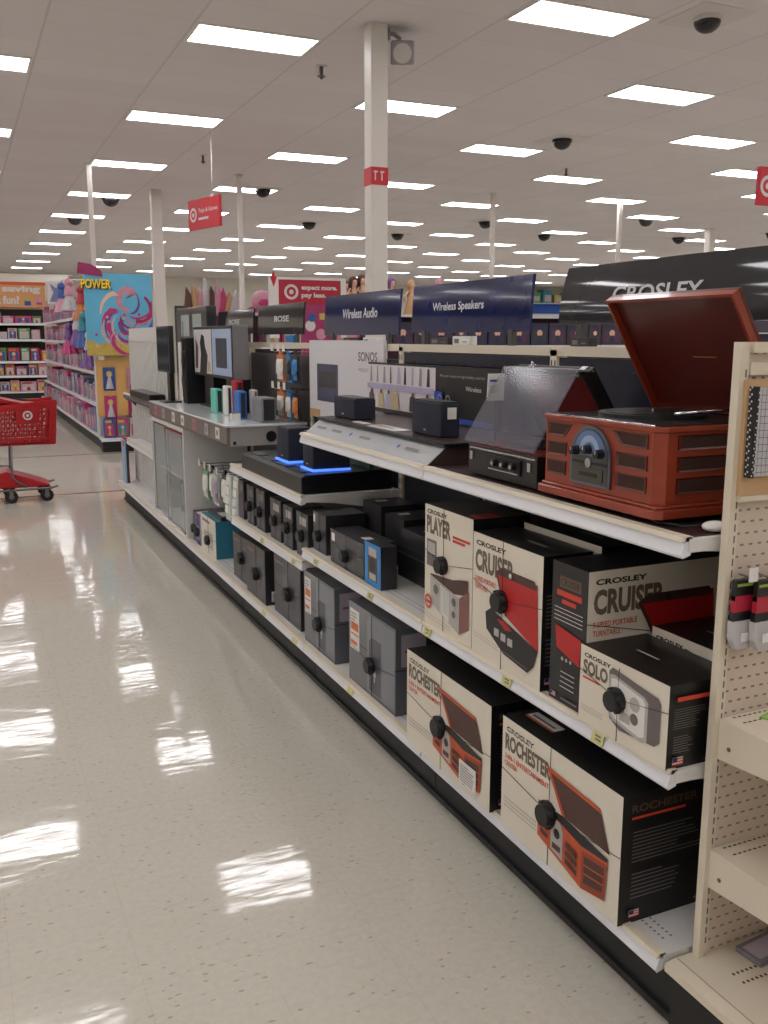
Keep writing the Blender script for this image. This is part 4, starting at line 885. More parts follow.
m = MB(); m.box(1.48, 1.53, 5.48, 5.53, 1.1085, 1.15, WHITETAG); m.box(1.485, 1.525, 5.487, 5.523, 1.15, 1.155, GREYINK); tag(m.build('power_adapter', loc=(1.5, 5.5, 1.1085)), 'tiny white adapter cube between blue and grey speakers', 'adapter')

# peg hooks with hanging packs (upper, behind the counter's near end) and below the counter
def peg_pack(x, y, ztop, wd, h_, mt, mt2, lab, cat='package', hook=True, xb=XB, grp='hanging packs', nm='hanging_pack'):
    o = empty(nm, (x, y, ztop), lab, cat, grp)
    m = MB(); m.prism([(x, y+wd/2, ztop), (x, y-wd/2, ztop), (x+.01, y-wd/2, ztop-h_), (x+.01, y+wd/2, ztop-h_)], (.012, 0, 0), mt)
    F = Face(m, (x, y+wd/2, ztop-h_), (0, -1, 0), (0, 0, 1), wd, h_); F.l = -4; F.rect(.08, .1, .92, .55, mt2)
    m.prism([(x+.0, y+wd*.45, ztop-h_*.15), (x-.012, y+wd*.3, ztop-h_*.3), (x-.012, y-wd*.3, ztop-h_*.3), (x, y-wd*.45, ztop-h_*.15)], (0, 0, -h_*.4), mt2); m.build('pack', o)
    m = MB(); m.box(x-.001, x+.013, y-wd*.12, y+wd*.12, ztop, ztop+.03, mt); m.build('hang_tab', o)
    return o
OR = mat('orange_card', (206, 124, 60), .45); BL2 = mat('blue_card', (54, 120, 176), .45)
for x, y, zt, a, b, lab in ((1.76, 5.40, 1.50, OR, WHITETAG, 'orange and white headphone pack on the upper peg'), (1.77, 5.28, 1.50, BL2, DARKBOX, 'blue and black headphone pack on the upper peg'), (1.76, 5.40, 1.28, OR, WHITETAG, 'orange and white headphone pack on the lower peg'), (1.77, 5.28, 1.28, BL2, WHITETAG, 'blue and white headphone pack on the lower peg'), (1.78, 5.18, 1.50, DARKBOX, BL2, 'black pack behind the blue one on the upper peg'), (1.78, 5.18, 1.28, DARKBOX, OR, 'black pack behind the blue one on the lower peg')):
    peg_pack(x, y, zt, .13 if y > 5.35 else .085, .16, a, b, lab, grp='headphone packs on the charcoal panel')
for z in (1.53, 1.31):
    for y in (5.40, 5.28, 5.18): m = MB(); m.tube([(XB-.002, y, z-.01), (1.73, y, z-.01), (1.715, y, z)], .003, CHROME, 6); m.box(1.71, 1.713, y-.02, y+.02, z-.005, z+.035, WHITETAG); m.build('peg_hook', u4)
BAGS = [('green', (120, 160, 110)), ('black', (36, 36, 40)), ('white', (206, 202, 204)), ('lavender', (170, 166, 186)), ('silver', (176, 178, 180))]
for i, (x, y, zt, mt, lab) in enumerate(((1.46, 6.15, .72, 0, 'green cable pack hanging under the counter'), (1.47, 6.0, .74, 1, 'black cable pack hanging beside the green one'), (1.45, 5.86, .73, 2, 'white cone-shaped earbud pack hanging under the counter'), (1.56, 6.1, .73, 3, 'lavender pack hanging behind the green cable pack'), (1.47, 5.68, .75, 1, 'black pack hanging between the white packs'))):
    peg_pack(x, y, zt, .13, .2, mat('%s_pack' % BAGS[mt][0], BAGS[mt][1], .35), WHITETAG if mt != 2 else LILAC, lab, grp='cable packs under the counter')
for y in (6.15, 6.0, 5.86, 5.68): m = MB(); m.tube([(XB-.002, y, .765), (1.44, y, .765), (1.425, y, .78)], .003, CHROME, 6); m.box(1.42, 1.423, y-.02, y+.02, .755, .8, WHITETAG); m.build('peg_hook', u4)
m = MB(); m.box(XB-.02, XB, 5.3, 6.3, .75, .78, CHROME); m.build('hook_bar', u4)
# white blister strips at the near side of the pegs
for i, (y, x, lab) in enumerate(((5.34, 1.41, 'tall clear-white blister strip at the end of the lower shelf, outer one'), (5.22, 1.42, 'tall clear-white blister strip next to the slim plum carton'))):
    o = empty('blister_strip', (x, y, .5), lab, 'package', 'white blister strips'); mt = mat('clear_white_blister', (196, 206, 200), .2, noise=.15, scale=30)
    m = MB(); m.prism([(x, y+.055, .80), (x, y-.045, .80), (x-.015, y-.06, .53), (x-.015, y+.04, .53)], (.014, 0, 0), mt); m.build('backing', o)
    m = MB()
    for k in range(4): z = .575+k*.055; m.prism([(x-.022+k*.004, y+.035, z), (x-.022+k*.004, y-.035, z), (x-.02+k*.004, y-.035, z+.042), (x-.02+k*.004, y+.035, z+.042)], (.012, 0, 0), WHITETAG)
    m.build('blister', o)
    m = MB(); m.tube([(XB-.012, 5.25, .81), (x+.01, y, .80), (x-.01, y, .81)], .003, CHROME, 6); m.build('hook', o)
# small cartons on the base under the pegs
def sc(x0, x1, yn, yf, z1, fm, bm, lab, pk=True):
    m = MB(); m.box(x0, x1, yn, yf, DK, z1, bm); F = front(m, x0, yf, DK, yf-yn, z1-DK); F.rect(0, 0, 1, 1, fm); F.rect(.2, .15, .8, .6, PRSILVER if fm is not PRSILVER else PRGREY); F.rect(.1, .82, .6, .9, GREYINK)
    o = tag(m.build('gadget_carton', loc=(x0, yn, DK)), lab, 'carton', 'cartons on the deck under the pegs')
    if pk: puck(o, x0, (yn+yf)/2, DK+.09, .033, yf, yn, DK, z1, 0)
sc(1.42, 1.56, 6.28, 6.39, .41, mat('mid_grey_print', (104, 102, 106), .4), DARKBOX, 'grey gadget carton nearest the white cabinet side')
sc(1.41, 1.56, 6.14, 6.25, .42, mat('purple_print', (82, 52, 132), .4), WHITETAG, 'narrow purple and white gadget carton')
sc(1.41, 1.62, 5.71, 6.10, .445, CREAMCARD, mat('teal_carton', (44, 116, 140), .4), 'cream fronted carton with teal sides under the pegs')
m = MB(); m.box(1.45, 1.6, 5.72, 6.08, .4455, .47, DARKBOX); m.box(1.47, 1.58, 5.76, 5.9, .47, .4705, WHITETAG); tag(m.build('flat_carton', loc=(1.5, 5.9, .4455)), 'flat dark carton lying on top of the teal sided carton', 'carton')
m = MB(); m.box(1.40, 1.415, 9.2, 9.38, .2005, .62, mat('blue_white_print', (150, 180, 206), .4)); m.box(1.416, 1.44, 9.2, 9.38, .2005, .64, DARKBOX); m.box(1.399, 1.4, 9.22, 9.3, .56, .62, REDS); tag(m.build('flat_screen_carton', loc=(1.42, 9.3, .2)), 'slim blue and black carton leaning at the far end of the run', 'carton')

# ------------------------------------------------------------------ near end cap
def peg_mat():
    m = bpy.data.materials.new('perforated_cream_panel'); m.use_nodes = True; nt = m.node_tree; b = nt.nodes['Principled BSDF']; L = nt.links.new
    tc = N(nt, 'ShaderNodeTexCoord'); sx = N(nt, 'ShaderNodeSeparateXYZ'); L(tc.outputs['Object'], sx.inputs[0])
    x = mathn(nt, 'ADD', sx.outputs[0], 10); z = mathn(nt, 'ADD', sx.outputs[2], 10)
    row = mathn(nt, 'FLOOR', mathn(nt, 'DIVIDE', z, .0254)); odd = mathn(nt, 'MULTIPLY', mathn(nt, 'MODULO', row, 2), .0127)
    hx = mathn(nt, 'GREATER_THAN', mathn(nt, 'PINGPONG', mathn(nt, 'ADD', x, odd), .0127), .0072)
    hz = mathn(nt, 'GREATER_THAN', mathn(nt, 'PINGPONG', z, .0127), .0104)
    g = mathn(nt, 'MULTIPLY', hx, hz)
    c = N(nt, 'ShaderNodeMix', data_type='RGBA'); c.inputs['A'].default_value = (*lin((206, 190, 172)), 1); c.inputs['B'].default_value = (*lin((140, 114, 96)), 1)
    L(g, c.inputs['Factor']); L(c.outputs['Result'], b.inputs['Base Color']); b.inputs['Roughness'].default_value = .5
    return m
ec = empty('end_cap_display', (1.9, 1.2, 0), 'cream perforated end cap shelving standing at the near end of the run', 'shelving')
m = MB(); m.box(1.482, 2.6, 1.449, 1.456, .19, 1.585, peg_mat()); m.build('perforated_panel', ec)
m = MB(); m.box(1.4495, 1.465, 1.438, 1.4585, .19, 1.592, CREAM_METAL); m.box(1.465, 1.482, 1.445, 1.4585, .19, 1.592, CREAM_METAL)
for k in range(53): m.box(1.469, 1.476, 1.4446, 1.4451, .22+k*.025, .236+k*.025, PRGREY)
m.build('upright', ec, bevel=.002)
m = MB(); m.box(1.482, 2.6, 1.435, 1.449, 1.57, 1.592, CREAM_METAL); m.box(1.482, 2.6, 1.44, 1.449, 1.525, 1.55, CREAM_METAL); m.build('top_rail', ec)
m = MB(); m.prism([(1.372, 1.462, .168), (1.372, 1.462, .188), (1.40, 1.462, .192), (2.6, 1.462, .192), (2.6, 1.462, .168)], (0, -.52, 0), CREAM_METAL); 
for r in range(2):
    for i in range(78): x = 1.48+i*.013; y = 1.36-r*.03; m.box(x, x+.006, y, y+.007, .192, .1925, PRBROWN)
m.box(1.405, 1.4065, .945, 1.46, .1921, .1926, TAUPE)
m.build('base_deck', ec, bevel=.003)
m = MB(); m.box(1.395, 2.6, .98, 1.462, 0, .167, KICK); m.build('kick_plate', ec)
for z in (.466, .779):
    m = MB(); m.box(1.4665, 2.576, 1.0, 1.438, z-.006, z-.0005, CREAM_METAL); m.box(1.4665, 2.576, .99, 1.0, z-.045, z, CREAM_METAL)
    for x in (1.462, 2.576): m.prism([(x, 1.438, z), (x, 1.438, z-.095), (x, 1.2, z-.075), (x, .995, z-.045), (x, .995, z)], (.004, 0, 0), CREAM_METAL)
    for r in range(2):
        for i in range(78): x = 1.49+i*.015; y = 1.425-r*.03; m.box(x, x+.008, y, y+.004, z, z+.0005, PRBROWN)
    m.cyl((1.462, 1.405, z-.06), (1.4605, 1.405, z-.06), .005, TAUPE, 10)
    m.build('shelf', ec)
# tan backing board with a dotted spiral pad
TAN = mat('tan_kraft_board', (196, 160, 118), .7, noise=.08, scale=12)
m = MB(); m.box(1.463, 2.3, 1.428, 1.438, 1.275, 1.515, TAN); m.box(1.466, 2.3, 1.426, 1.443, 1.262, 1.274, CREAM_METAL)
tag(m.build('backing_board', loc=(1.8, 1.43, 1.26)), 'tan kraft board fixed high on the end cap', 'board')
nb = empty('spiral_notepad', (1.5, 1.33, 1.30), 'thick pad with black and white dotted edge hung on the end cap', 'notebook')
m = MB(); PG = mat('paper_edge', (188, 186, 190), .6, noise=.2, scale=150); m.box(1.479, 1.70, 1.411, 1.426, 1.318, 1.50, PG)
for k in range(12): m.box(1.479, 1.70, 1.4105, 1.411, 1.325+k*.0145, 1.3265+k*.0145, GREYINK)
for k in range(9): m.box(1.487+k*.012, 1.488+k*.012, 1.4103, 1.4107, 1.32, 1.498, GREYINK)
m.build('pages', nb)
m = MB(); m.box(1.469, 1.479, 1.409, 1.427, 1.315, 1.503, BLACK)
F = side(m, 1.469, 1.409, 1.315, .010, .188)
for k in range(26): F.disc(.28+.45*(k % 2), .025+k*.038, .0022, WHITEINK, 8)
F = Face(m, (1.469, 1.427, 1.315), (0, -1, 0), (0, 0, 1), .018, .188)
for i in range(2):
    for k in range(13): F.disc(.3+i*.45, .04+k*.077+.03*(i % 2), .0024, WHITEINK, 8)
m.build('cover', nb)
m = MB(); m.tube([(1.55, 1.438, 1.506), (1.55, 1.38, 1.506), (1.55, 1.37, 1.515)], .003, CHROME, 6); m.build('hook', nb)
# hanging packs on the end cap
RC = mat('crimson_card', (176, 34, 58), .45); GC = mat('lime_card', (150, 170, 60), .45); GREYP = mat('pale_grey_pack', (184, 180, 180), .4, noise=.1)
for i, (x, y, lab) in enumerate(((1.484, 1.418, 'red, lime and black pack on the outer peg of the end cap'), (1.522, 1.395, 'red, lime and black pack in the middle peg of the end cap'), (1.575, 1.41, 'red, lime and black pack on the inner peg, cut by the photo edge'))):
    o = empty('hanging_pack', (x, y, .93), lab, 'package', 'hanging packs on the end cap'); zt = 1.095
    m = MB(); m.box(x-.022, x+.03, y, y+.012, zt-.045, zt, BLACK); m.box(x-.018, x+.028, y-.001, y, zt-.014, zt-.008, GC); m.box(x-.022, x+.03, y-.0005, y+.0125, zt-.07, zt-.035, RC); m.box(x-.024, x+.028, y, y+.012, zt-.095, zt-.07, BLACK); m.build('header_card', o)
    m = MB()
    m.prism([(x-.026, y-.004, zt-.09), (x+.024, y-.004, zt-.09), (x+.03, y-.008, zt-.13), (x+.018, y-.008, zt-.152), (x-.016, y-.008, zt-.152), (x-.028, y-.008, zt-.13)], (0, .018, 0), GREYP)
    m.box(x-.008, x+.012, y-.010, y-.008, zt-.135, zt-.115, WHITETAG); m.build('pouch', o, bevel=.003)
    m = MB(); m.tube([(x+.004, 1.438, zt+.008), (x+.004, y-.01, zt+.008), (x+.004, y-.02, zt+.016)], .0025, CHROME, 6); m.box(x-.008, x+.016, y-.021, y-.019, zt+.0, zt+.03, WHITETAG); m.build('hook', o)
# sheets lying on the upper end-cap shelf
for x, y, z, mt, lab, r in ((1.60, 1.39, .7795, mat('green_sheet', (140, 190, 90), .5), 'green and white leaflet on the upper end cap shelf', .3), (1.68, 1.36, .782, mat('pink_sheet', (220, 90, 130), .5), 'pink leaflet overlapping the green leaflet on the end cap', -.2)):
    m = MB(); m.M = Matrix.Translation((x, y, z)) @ Matrix.Rotation(r, 4, 'Z'); m.box(-.05, .1, -.03, .03, 0, .002, mt); m.box(-.04, .09, -.028, -.01, .002, .0024, WHITETAG); m.box(-.04, .03, 0, .02, .002, .0024, YELLOWTAG); m.M = None
    tag(m.build('leaflet', loc=(x, y, z)), lab, 'paper')
m = MB(); m.M = Matrix.Translation((1.62, 1.395, .193)) @ Matrix.Rotation(.1, 4, 'Z'); m.box(-.07, .12, -.035, .035, 0, .012, mat('grey_card', (120, 116, 126), .5)); m.box(-.06, .1, -.025, .025, .012, .0125, LILAC); m.M = None
tag(m.build('flat_packet', loc=(1.62, 1.395, .193)), 'flat grey packet lying on the end cap base', 'packet')

# ------------------------------------------------------------------ toy shelving (doll aisle)
PINKS = {'hot pink': (214, 60, 130), 'pale pink': (226, 160, 180), 'purple': (128, 84, 160), 'white': (212, 204, 208), 'teal': (60, 150, 170), 'yellow': (220, 190, 90), 'red': (190, 48, 60), 'magenta': (176, 50, 110), 'blue': (60, 96, 170), 'green': (90, 160, 80), 'orange': (214, 130, 60), 'charcoal': (58, 54, 64), 'navy': (38, 44, 84), 'plum': (84, 50, 84)}
PM = {k: mat('toy_%s' % k.replace(' ', '_'), tuple(int(v_*.88) for v_ in v), .4, noise=.25, scale=18) for k, v in PINKS.items()}
def toy_box_mesh(wd, dp, h_, main, acc, acc2):
    m = MB(); m.box(0, dp, -wd/2, wd/2, 0, h_, PM[main]); F = Face(m, (0, wd/2, 0), (0, -1, 0), (0, 0, 1), wd, h_)
    F.rect(.12, .1, .88, .72, PM[acc]); F.rect(.1, .78, .7, .92, PM[acc2]); F.disc(.5, .55, min(wd, h_)*.16, mat('doll_skin', (214, 170, 146), .5)); F.poly([(.35, .12), (.65, .12), (.56, .45), (.44, .45)], PM[acc2])
    return m
toyproto = {}
def toy_box(x, y, z, wd, h_, dp, key, rot, label, group, nm='boxed_toy'):
    k = key+(round(wd, 2), round(h_, 2))
    if k not in toyproto:
        o = toy_box_mesh(wd, dp, h_, *key).build(nm); toyproto[k] = o
    else:
        o = toyproto[k].copy(); COL.objects.link(o)
    o.location = (x, y, z); o.rotation_euler = (0, 0, rot); tag(o, label, 'toy', group); return o
def toy_unit(x0, x1, y0, y1, H_, label, shelves, face='-x'):
    u = empty('toy_shelving', ((x0+x1)/2, (y0+y1)/2, 0), label, 'shelving')
    m = MB(); m.box(x0+.05, x1-.05, y0+.05, y1-.05, 0, .16, KICK); m.build('kick_plate', u)
    m = MB(); m.box(x0, x1, y0, y1, .17, .2, WHITE_METAL); m.box(x0+.05, x1-.05, y0+.05, y1-.05, .16, .17, WHITE_METAL); m.build('base_deck', u)
    return u
GX0, GX1, GY0, GY1, GH = 1.77, 2.75, 13.75, 24.2, 2.35
tu = toy_unit(GX0, GX1, GY0, GY1, GH, 'tall white toy shelving of the doll aisle', None)
m = MB(); m.box(2.24, 2.28, GY0+.02, GY1, .2, GH, mat('pink_back_panel', (206, 176, 176), .6)); m.build('back_panel', tu)
SH = [.2, .6, 1.09, 1.55, 1.95]
for z in SH[1:]:
    m = MB(); m.box(GX0+.12, 2.24, GY0+.3, GY1, z-.03, z, WHITE_METAL); m.box(GX0+.105, GX0+.12, GY0+.3, GY1, z-.045, z+.003, RAIL); m.build('shelf', tu)
ordn = ['bottom', 'second', 'third', 'fourth', 'top']
rr = random.Random(11)
for s, z in enumerate(SH):
    y = GY0+.42
    while y < GY1-.4:
        wd = rr.choice((.22, .28, .36)); h_ = rr.choice((.26, .31, .36)) if s != 3 else rr.choice((.24, .3))
        main = rr.choice(['hot pink', 'pale pink', 'purple', 'magenta', 'white', 'hot pink', 'pale pink'] + (['teal', 'green', 'red', 'blue', 'white'] if s < 2 else ['red', 'plum', 'plum', 'white']))
        key = (main, rr.choice(('white', 'pale pink', 'purple', 'teal')), rr.choice(('hot pink', 'yellow', 'blue', 'purple')))
        lab = '%s boxed toy on the %s shelf of the doll aisle' % (main, ordn[s])
        toy_box(GX0+(.04 if s == 0 else .15), y+wd/2, z+.001, wd, h_, .25, key, 0, lab, lab+'s')
        y += wd+.03
# end of the doll shelving: orange backer with hanging toys
m = MB(); m.box(GX0-.02, 2.76, GY0+.0, GY0+.03, .5, 1.34, mat('orange_backer', (226, 178, 108), .5, noise=.08)); m.box(GX0-.03, GX0-.015, GY0-.01, GY0+.03, .2, 1.36, WHITE_METAL); m.box(GX0, 2.74, GY0+.03, GY0+.3, .2, 1.35, WHITE_METAL)
m.build('end_panel', tu)
hd = [('blue', 'white'), ('hot pink', 'white'), ('pale pink', 'magenta'), ('magenta', 'white'), ('purple', 'white'), ('teal', 'hot pink')]
for i in range(6):
    x = 1.93+(i//2)*.33; z = 1.02 if i % 2 == 0 else .62; a, b = hd[i]
    o = empty('carded_toy', (x, GY0-.03, z), '%s carded doll hanging on the orange end panel, %s row' % (a, 'upper' if i % 2 == 0 else 'lower'), 'toy', 'carded toys on the orange panel')
    m = MB(); m.box(x-.085, x+.085, GY0-.03, GY0-.022, z-.16, z+.17, PM[a]); m.build('card', o, bevel=.003)
    m = MB(); m.ball((x, GY0-.05, z+.06), (.03, .02, .04), mat('doll_skin', (214, 170, 146), .5), 10, 6); m.ball((x, GY0-.046, z+.075), (.042, .02, .045), PM['yellow'], 10, 6); m.cyl((x, GY0-.045, z-.13), (x, GY0-.045, z+.03), .055, PM[b], 12, r2=.02); m.build('doll', o)
    m = MB(); m.tube([(x, GY0, z+.16), (x, GY0-.08, z+.16)], .004, CHROME, 6); m.build('hook', o)
for i in range(5):
    x = 1.88+i*.18; a = ['blue', 'hot pink', 'white', 'purple', 'magenta'][i]
    o = toy_box(x, GY0-.14+.02, .201, .15, .27, .1, (a, 'hot pink' if a != 'hot pink' else 'teal', 'yellow'), PI/2, '%s fronted doll box standing at the foot of the orange panel' % a, 'doll boxes on the end base')
    o.location = (x, GY0-.16, .201)
m = MB(); m.box(GX0-.02, 2.76, GY0-.22, GY0+.0, .17, .2, WHITE_METAL); m.box(GX0, 2.74, GY0-.18, GY0+.05, 0, .17, KICK); m.box(GX0-.022, 2.762, GY0-.235, GY0-.22, .155, .203, RAIL); m.build('end_base', tu)
# poster: generic swirling figure-free artwork with the word POWER
ps = empty('toy_poster', (2.1, 13.62, 1.43), 'large turquoise poster with pink and purple swirls and yellow POWER lettering', 'poster')
m = MB(); PB = mat('poster_turquoise', (98, 180, 214), .35, noise=.15, scale=3); m.box(1.64, 2.56, 13.60, 13.63, 1.36, 2.48, PB)
F = side(m, 1.64, 13.60, 1.36, .92, 1.12)
def swirl(cx, cy, r0, r1, a0, a1, w0, w1, mt, n=14):
    P_ = []; Q_ = []
    for i in range(n+1):
        t = i/n; a = a0+(a1-a0)*t; r = r0+(r1-r0)*t; w_ = w0+(w1-w0)*t
        P_.append((cx+(r+w_)*math.cos(a), cy+(r+w_)*math.sin(a)*.82)); Q_.append((cx+(r-w_)*math.cos(a), cy+(r-w_)*math.sin(a)*.82))
    cl = lambda p: (min(.995, max(.005, p[0])), min(.995, max(.005, p[1])))
    P_ = [cl(p) for p in P_]; Q_ = [cl(p) for p in Q_]
    for i in range(n): F.l -= 1; F.poly([P_[i], P_[i+1], Q_[i+1], Q_[i]], mt)
    F.l += 1
F.poly([(0, .0), (1, 0), (1, .12), (.55, .2), (.2, .14), (0, .2)], PM['yellow'])
swirl(.62, .45, .1, .46, 3.4, 6.9, .05, .02, PM['purple']); swirl(.55, .5, .14, .5, 2.6, 5.6, .07, .01, PM['hot pink'])
swirl(.66, .72, .02, .22, .2, 4.6, .09, .03, PM['pale pink']); swirl(.4, .42, .05, .4, 3.0, 4.9, .06, .015, PM['white']); swirl(.75, .5, .08, .3, 4.6, 7.4, .06, .02, PM['magenta'])
swirl(.5, .35, .1, .45, 3.6, 5.0, .05, .03, PM['hot pink']); swirl(.6, .66, .18, .42, 2.4, 3.6, .05, .01, mat('peach_print', (232, 190, 160), .4))
for k in range(7):
    a = 2.4+k*.62; swirl(.56+.05*math.cos(a), .52, .05, .34+.1*(k % 3), a, a+1.3, .05, .006, [PM['hot pink'], PM['purple'], PM['white'], PM['magenta'], PM['pale pink']][k % 5])
for k in range(6):
    a = 3.6+k*.45; swirl(.45, .3, .02, .3+.06*(k % 2), a, a+.9, .045, .004, [PM['pale pink'], PM['hot pink'], PM['white'], PM['purple']][k % 4])
for k in range(9): a = k*.7; F.disc(.5+.38*math.cos(a), .32+.2*math.sin(a*1.7), .02, [PM['white'], PM['hot pink']][k % 2], 10)
m.build('panel', ps)
m = MB(); F = side(m, 1.60, 13.585, 2.24, .42, .2); F.text('POWER', 0.04, .1, 1.0, .72, mat('shadow_black', (60, 30, 20), .5, noise=0), .05); F.l += 3; F.text('POWER', 0, .16, .96, .8, mat('vivid_yellow', (250, 214, 40), .4, noise=0), .03)
m.prism([(1.56, 13.592, 2.47), (1.9, 13.592, 2.43), (1.88, 13.592, 2.52), (1.74, 13.592, 2.6), (1.58, 13.592, 2.62)], (0, .013, 0), PM['magenta']); m.build('lettering', ps)
m = MB(); m.box(1.80, 1.86, 13.63, 13.8, 1.3, 2.3, WHITE_METAL); m.box(2.4, 2.46, 13.63, 13.8, 1.3, 2.3, WHITE_METAL); m.build('bracket', ps)
# hanging plush and dress-up items along the doll aisle
for i, (y, x, z, c1, c2, lab) in enumerate(((14.6, 1.72, 2.12, 'orange', 'red', 'orange and brown hanging costume above the doll aisle'), (14.4, 1.70, 1.72, 'blue', 'teal', 'blue hanging skirt costume beside the poster'), (15.3, 1.72, 1.75, 'purple', 'white', 'purple hanging costume along the doll aisle'), (14.1, 1.74, 1.45, 'purple', 'white', 'purple and white toy bag hanging by the poster edge'), (16.2, 1.72, 2.3, 'white', 'pale pink', 'white hanging plush high over the doll aisle'), (17.4, 1.72, 2.3, 'pale pink', 'blue', 'pale pink hanging banner toy high over the doll aisle'), (16.6, 1.72, 1.6, 'hot pink', 'purple', 'hot pink hanging costume midway down the doll aisle'))):
    o = empty('hanging_costume', (x, y, z), lab, 'costume')
    m = MB(); m.ball((x, y, z+.18), (.07, .09, .07), PM[c2], 12, 7); m.cyl((x, y, z-.02), (x, y, z+.16), .09, PM[c2], 12, r2=.05)
    m.build('bodice', o)
    m = MB(); n = 18; vs = [(x+.055*math.cos(2*PI*k/n), y+.055*math.sin(2*PI*k/n), z) for k in range(n)]+[(x+(.12+.03*(k % 2))*math.cos(2*PI*k/n), y+(.2+.03*(k % 2))*math.sin(2*PI*k/n), z-.26) for k in range(n)]
    m.add(vs, [(k, (k+1) % n, n+(k+1) % n, n+k) for k in range(n)]+[tuple(range(n, 2*n))], PM[c1]); m.build('skirt', o)
    m = MB(); m.tube([(x, y, z+.24), (x+.02, y, z+.3), (1.9, y, z+.3), (2.24, y, z+.3)], .006, CHROME, 6); m.build('hanger', o)

# ------------------------------------------------------------------ far toy wall at the end of the doll aisle
fw = empty('toy_shelving', (0.0, 27.3, 0), 'white wall shelving with five toy shelves under the saving sign', 'shelving')
m = MB(); m.box(-5, 2.28, 27.45, 27.5, 0, 2.42, mat('tan_wall_panel', (206, 184, 160), .7)); m.box(2.28, 2.8, 27.45, 27.5, 0, 2.6, MATS['tan_wall_panel']); m.box(-5, 2.2, 27.42, 27.45, .05, 2.36, mat('dark_green_back', (40, 46, 42), .7)); m.build('back_panel', fw)
m = MB(); m.box(-5, 2.24, 26.9, 27.42, .0, .14, KICK); m.box(-5, 2.24, 26.85, 27.42, .14, .18, WHITE_METAL); m.build('base_deck', fw)
FS = [.18, .60, .98, 1.56, 1.98]
for z in FS[1:]: m = MB(); m.box(-5, 2.22, 26.92, 27.42, z-.03, z, WHITE_METAL); m.box(-5, 2.22, 26.9, 26.92, z-.05, z+.01, RAIL); m.build('shelf', fw)
PM.update(); pal = [['red', 'white', 'pale pink', 'green'], ['purple', 'orange', 'blue', 'pale pink'], ['red', 'yellow', 'green', 'orange'], ['white', 'pale pink', 'green'], ['pale pink', 'green', 'hot pink', 'white']]
for s, z in enumerate(FS):
    x = -.9
    while x < 2.05:
        wd = rr.choice((.22, .3, .4)); h_ = rr.choice((.2, .26, .3)) if s != 2 else rr.choice((.3, .36, .4)); a = rr.choice(pal[s])
        lab = '%s toy box on the %s shelf of the far wall' % (a, ordn[s])
        toy_box(x+wd/2, 26.98, z+.001, wd, h_, .25, (a, rr.choice(('white', 'yellow', 'blue')), rr.choice(('red', 'white', 'orange'))), PI/2, lab, lab+' group')
        x += wd+.03
for o_ in list(COL.objects):
    pass
m = MB(); OS = mat('orange_red_banner', (206, 86, 46), .5, noise=.06, scale=3); m.box(-2.4, 2.24, 26.93, 26.96, 2.41, 3.04, mat('tan_banner', (206, 148, 96), .5, noise=.05)); m.box(-2.4, 2.26, 26.925, 26.965, 2.98, 3.06, OS)
F = side(m, -2.4, 26.93, 2.41, 4.64, .63); F.text('ys saving', .67, .54, .975, .88, WHITEINK, .045); F.text('& fun?', .72, .12, .86, .46, WHITEINK, .045); F.l += 0
F.disc(.9, .3, .09, PM['yellow']); F.rect(.885, .06, .92, .25, PM['blue']); F.disc(.965, .26, .1, PM['pale pink']); F.rect(.95, .1, .98, .2, PM['hot pink'])
o = m.build('promotion_banner', loc=(0, 26.95, 2.41)); tag(o, 'orange and tan banner with white lettering over the far toy shelves', 'sign')
m = MB(); m.box(-2.3, -2.25, 26.96, 27.44, 2.6, 2.65, WHITE_METAL); m.box(2.1, 2.15, 26.96, 27.44, 2.6, 2.65, WHITE_METAL); m.build('bracket', o)
# wall above, behind the doll aisle
m = MB(); m.box(-24, 2.9, 27.5, 27.7, 0, 3.3, WALL); struct(m, 'trim_4')
m = MB(); m.box(2.3, 2.75, 26.95, 26.98, 2.5, 3.1, PHOTO_W); F = side(m, 2.3, 26.95, 2.5, .45, .6); F.poly([(.1, .1), (.9, .1), (.6, .5), (.9, .9), (.5, .7), (.15, .9), (.35, .5)], mat('slate_print', (110, 124, 160), .5)); m.box(2.45, 2.6, 26.98, 27.5, 2.7, 2.75, WHITE_METAL)
tag(m.build('star_poster', loc=(2.5, 26.96, 2.5)), 'pale poster with a slate star shape past the banner', 'poster')

# ------------------------------------------------------------------ middle toy gondola behind the electronics run
mu = empty('toy_shelving', (4.6, 11.3, 0), 'toy shelving standing behind the header signs', 'shelving')
m = MB(); m.box(3.35, 9.5, 11.0, 11.6, 0, .16, KICK); m.build('kick_plate', mu)
m = MB(); m.box(3.35, 9.5, 10.95, 11.65, .16, .2, WHITE_METAL); m.build('base_deck', mu)
m = MB(); m.box(3.35, 9.5, 11.3, 11.34, .2, 1.87, mat('maroon_back_panel', (70, 34, 50), .6, noise=.1)); m.build('back_panel', mu)
for z in (.7, 1.15, 1.5): m = MB(); m.box(3.35, 9.5, 10.97, 11.3, z-.03, z, WHITE_METAL); m.build('shelf', mu)
m = MB(); m.box(3.35, 9.5, 11.1, 11.5, 1.87, 1.9, WHITE_METAL); m.build('top_board', mu)
x = 3.4
while x < 9.2:
    a = rr.choice(['hot pink', 'magenta', 'red', 'plum', 'purple', 'magenta']) if x < 4.5 else rr.choice(['charcoal', 'plum', 'navy', 'charcoal']); wd = rr.choice((.2, .28, .36)); lab = '%s toy box on the toy shelving behind the header signs' % a
    toy_box(x+wd/2, 11.0, 1.501, wd, .30, .25, (a, rr.choice(('white', 'pale pink')) if x < 4.5 else 'charcoal' if a != 'charcoal' else 'plum', 'yellow' if x < 4.5 else 'navy'), PI/2, lab, lab+' group'); x += wd+.02
SKIN = mat('doll_skin', (214, 170, 146), .5)
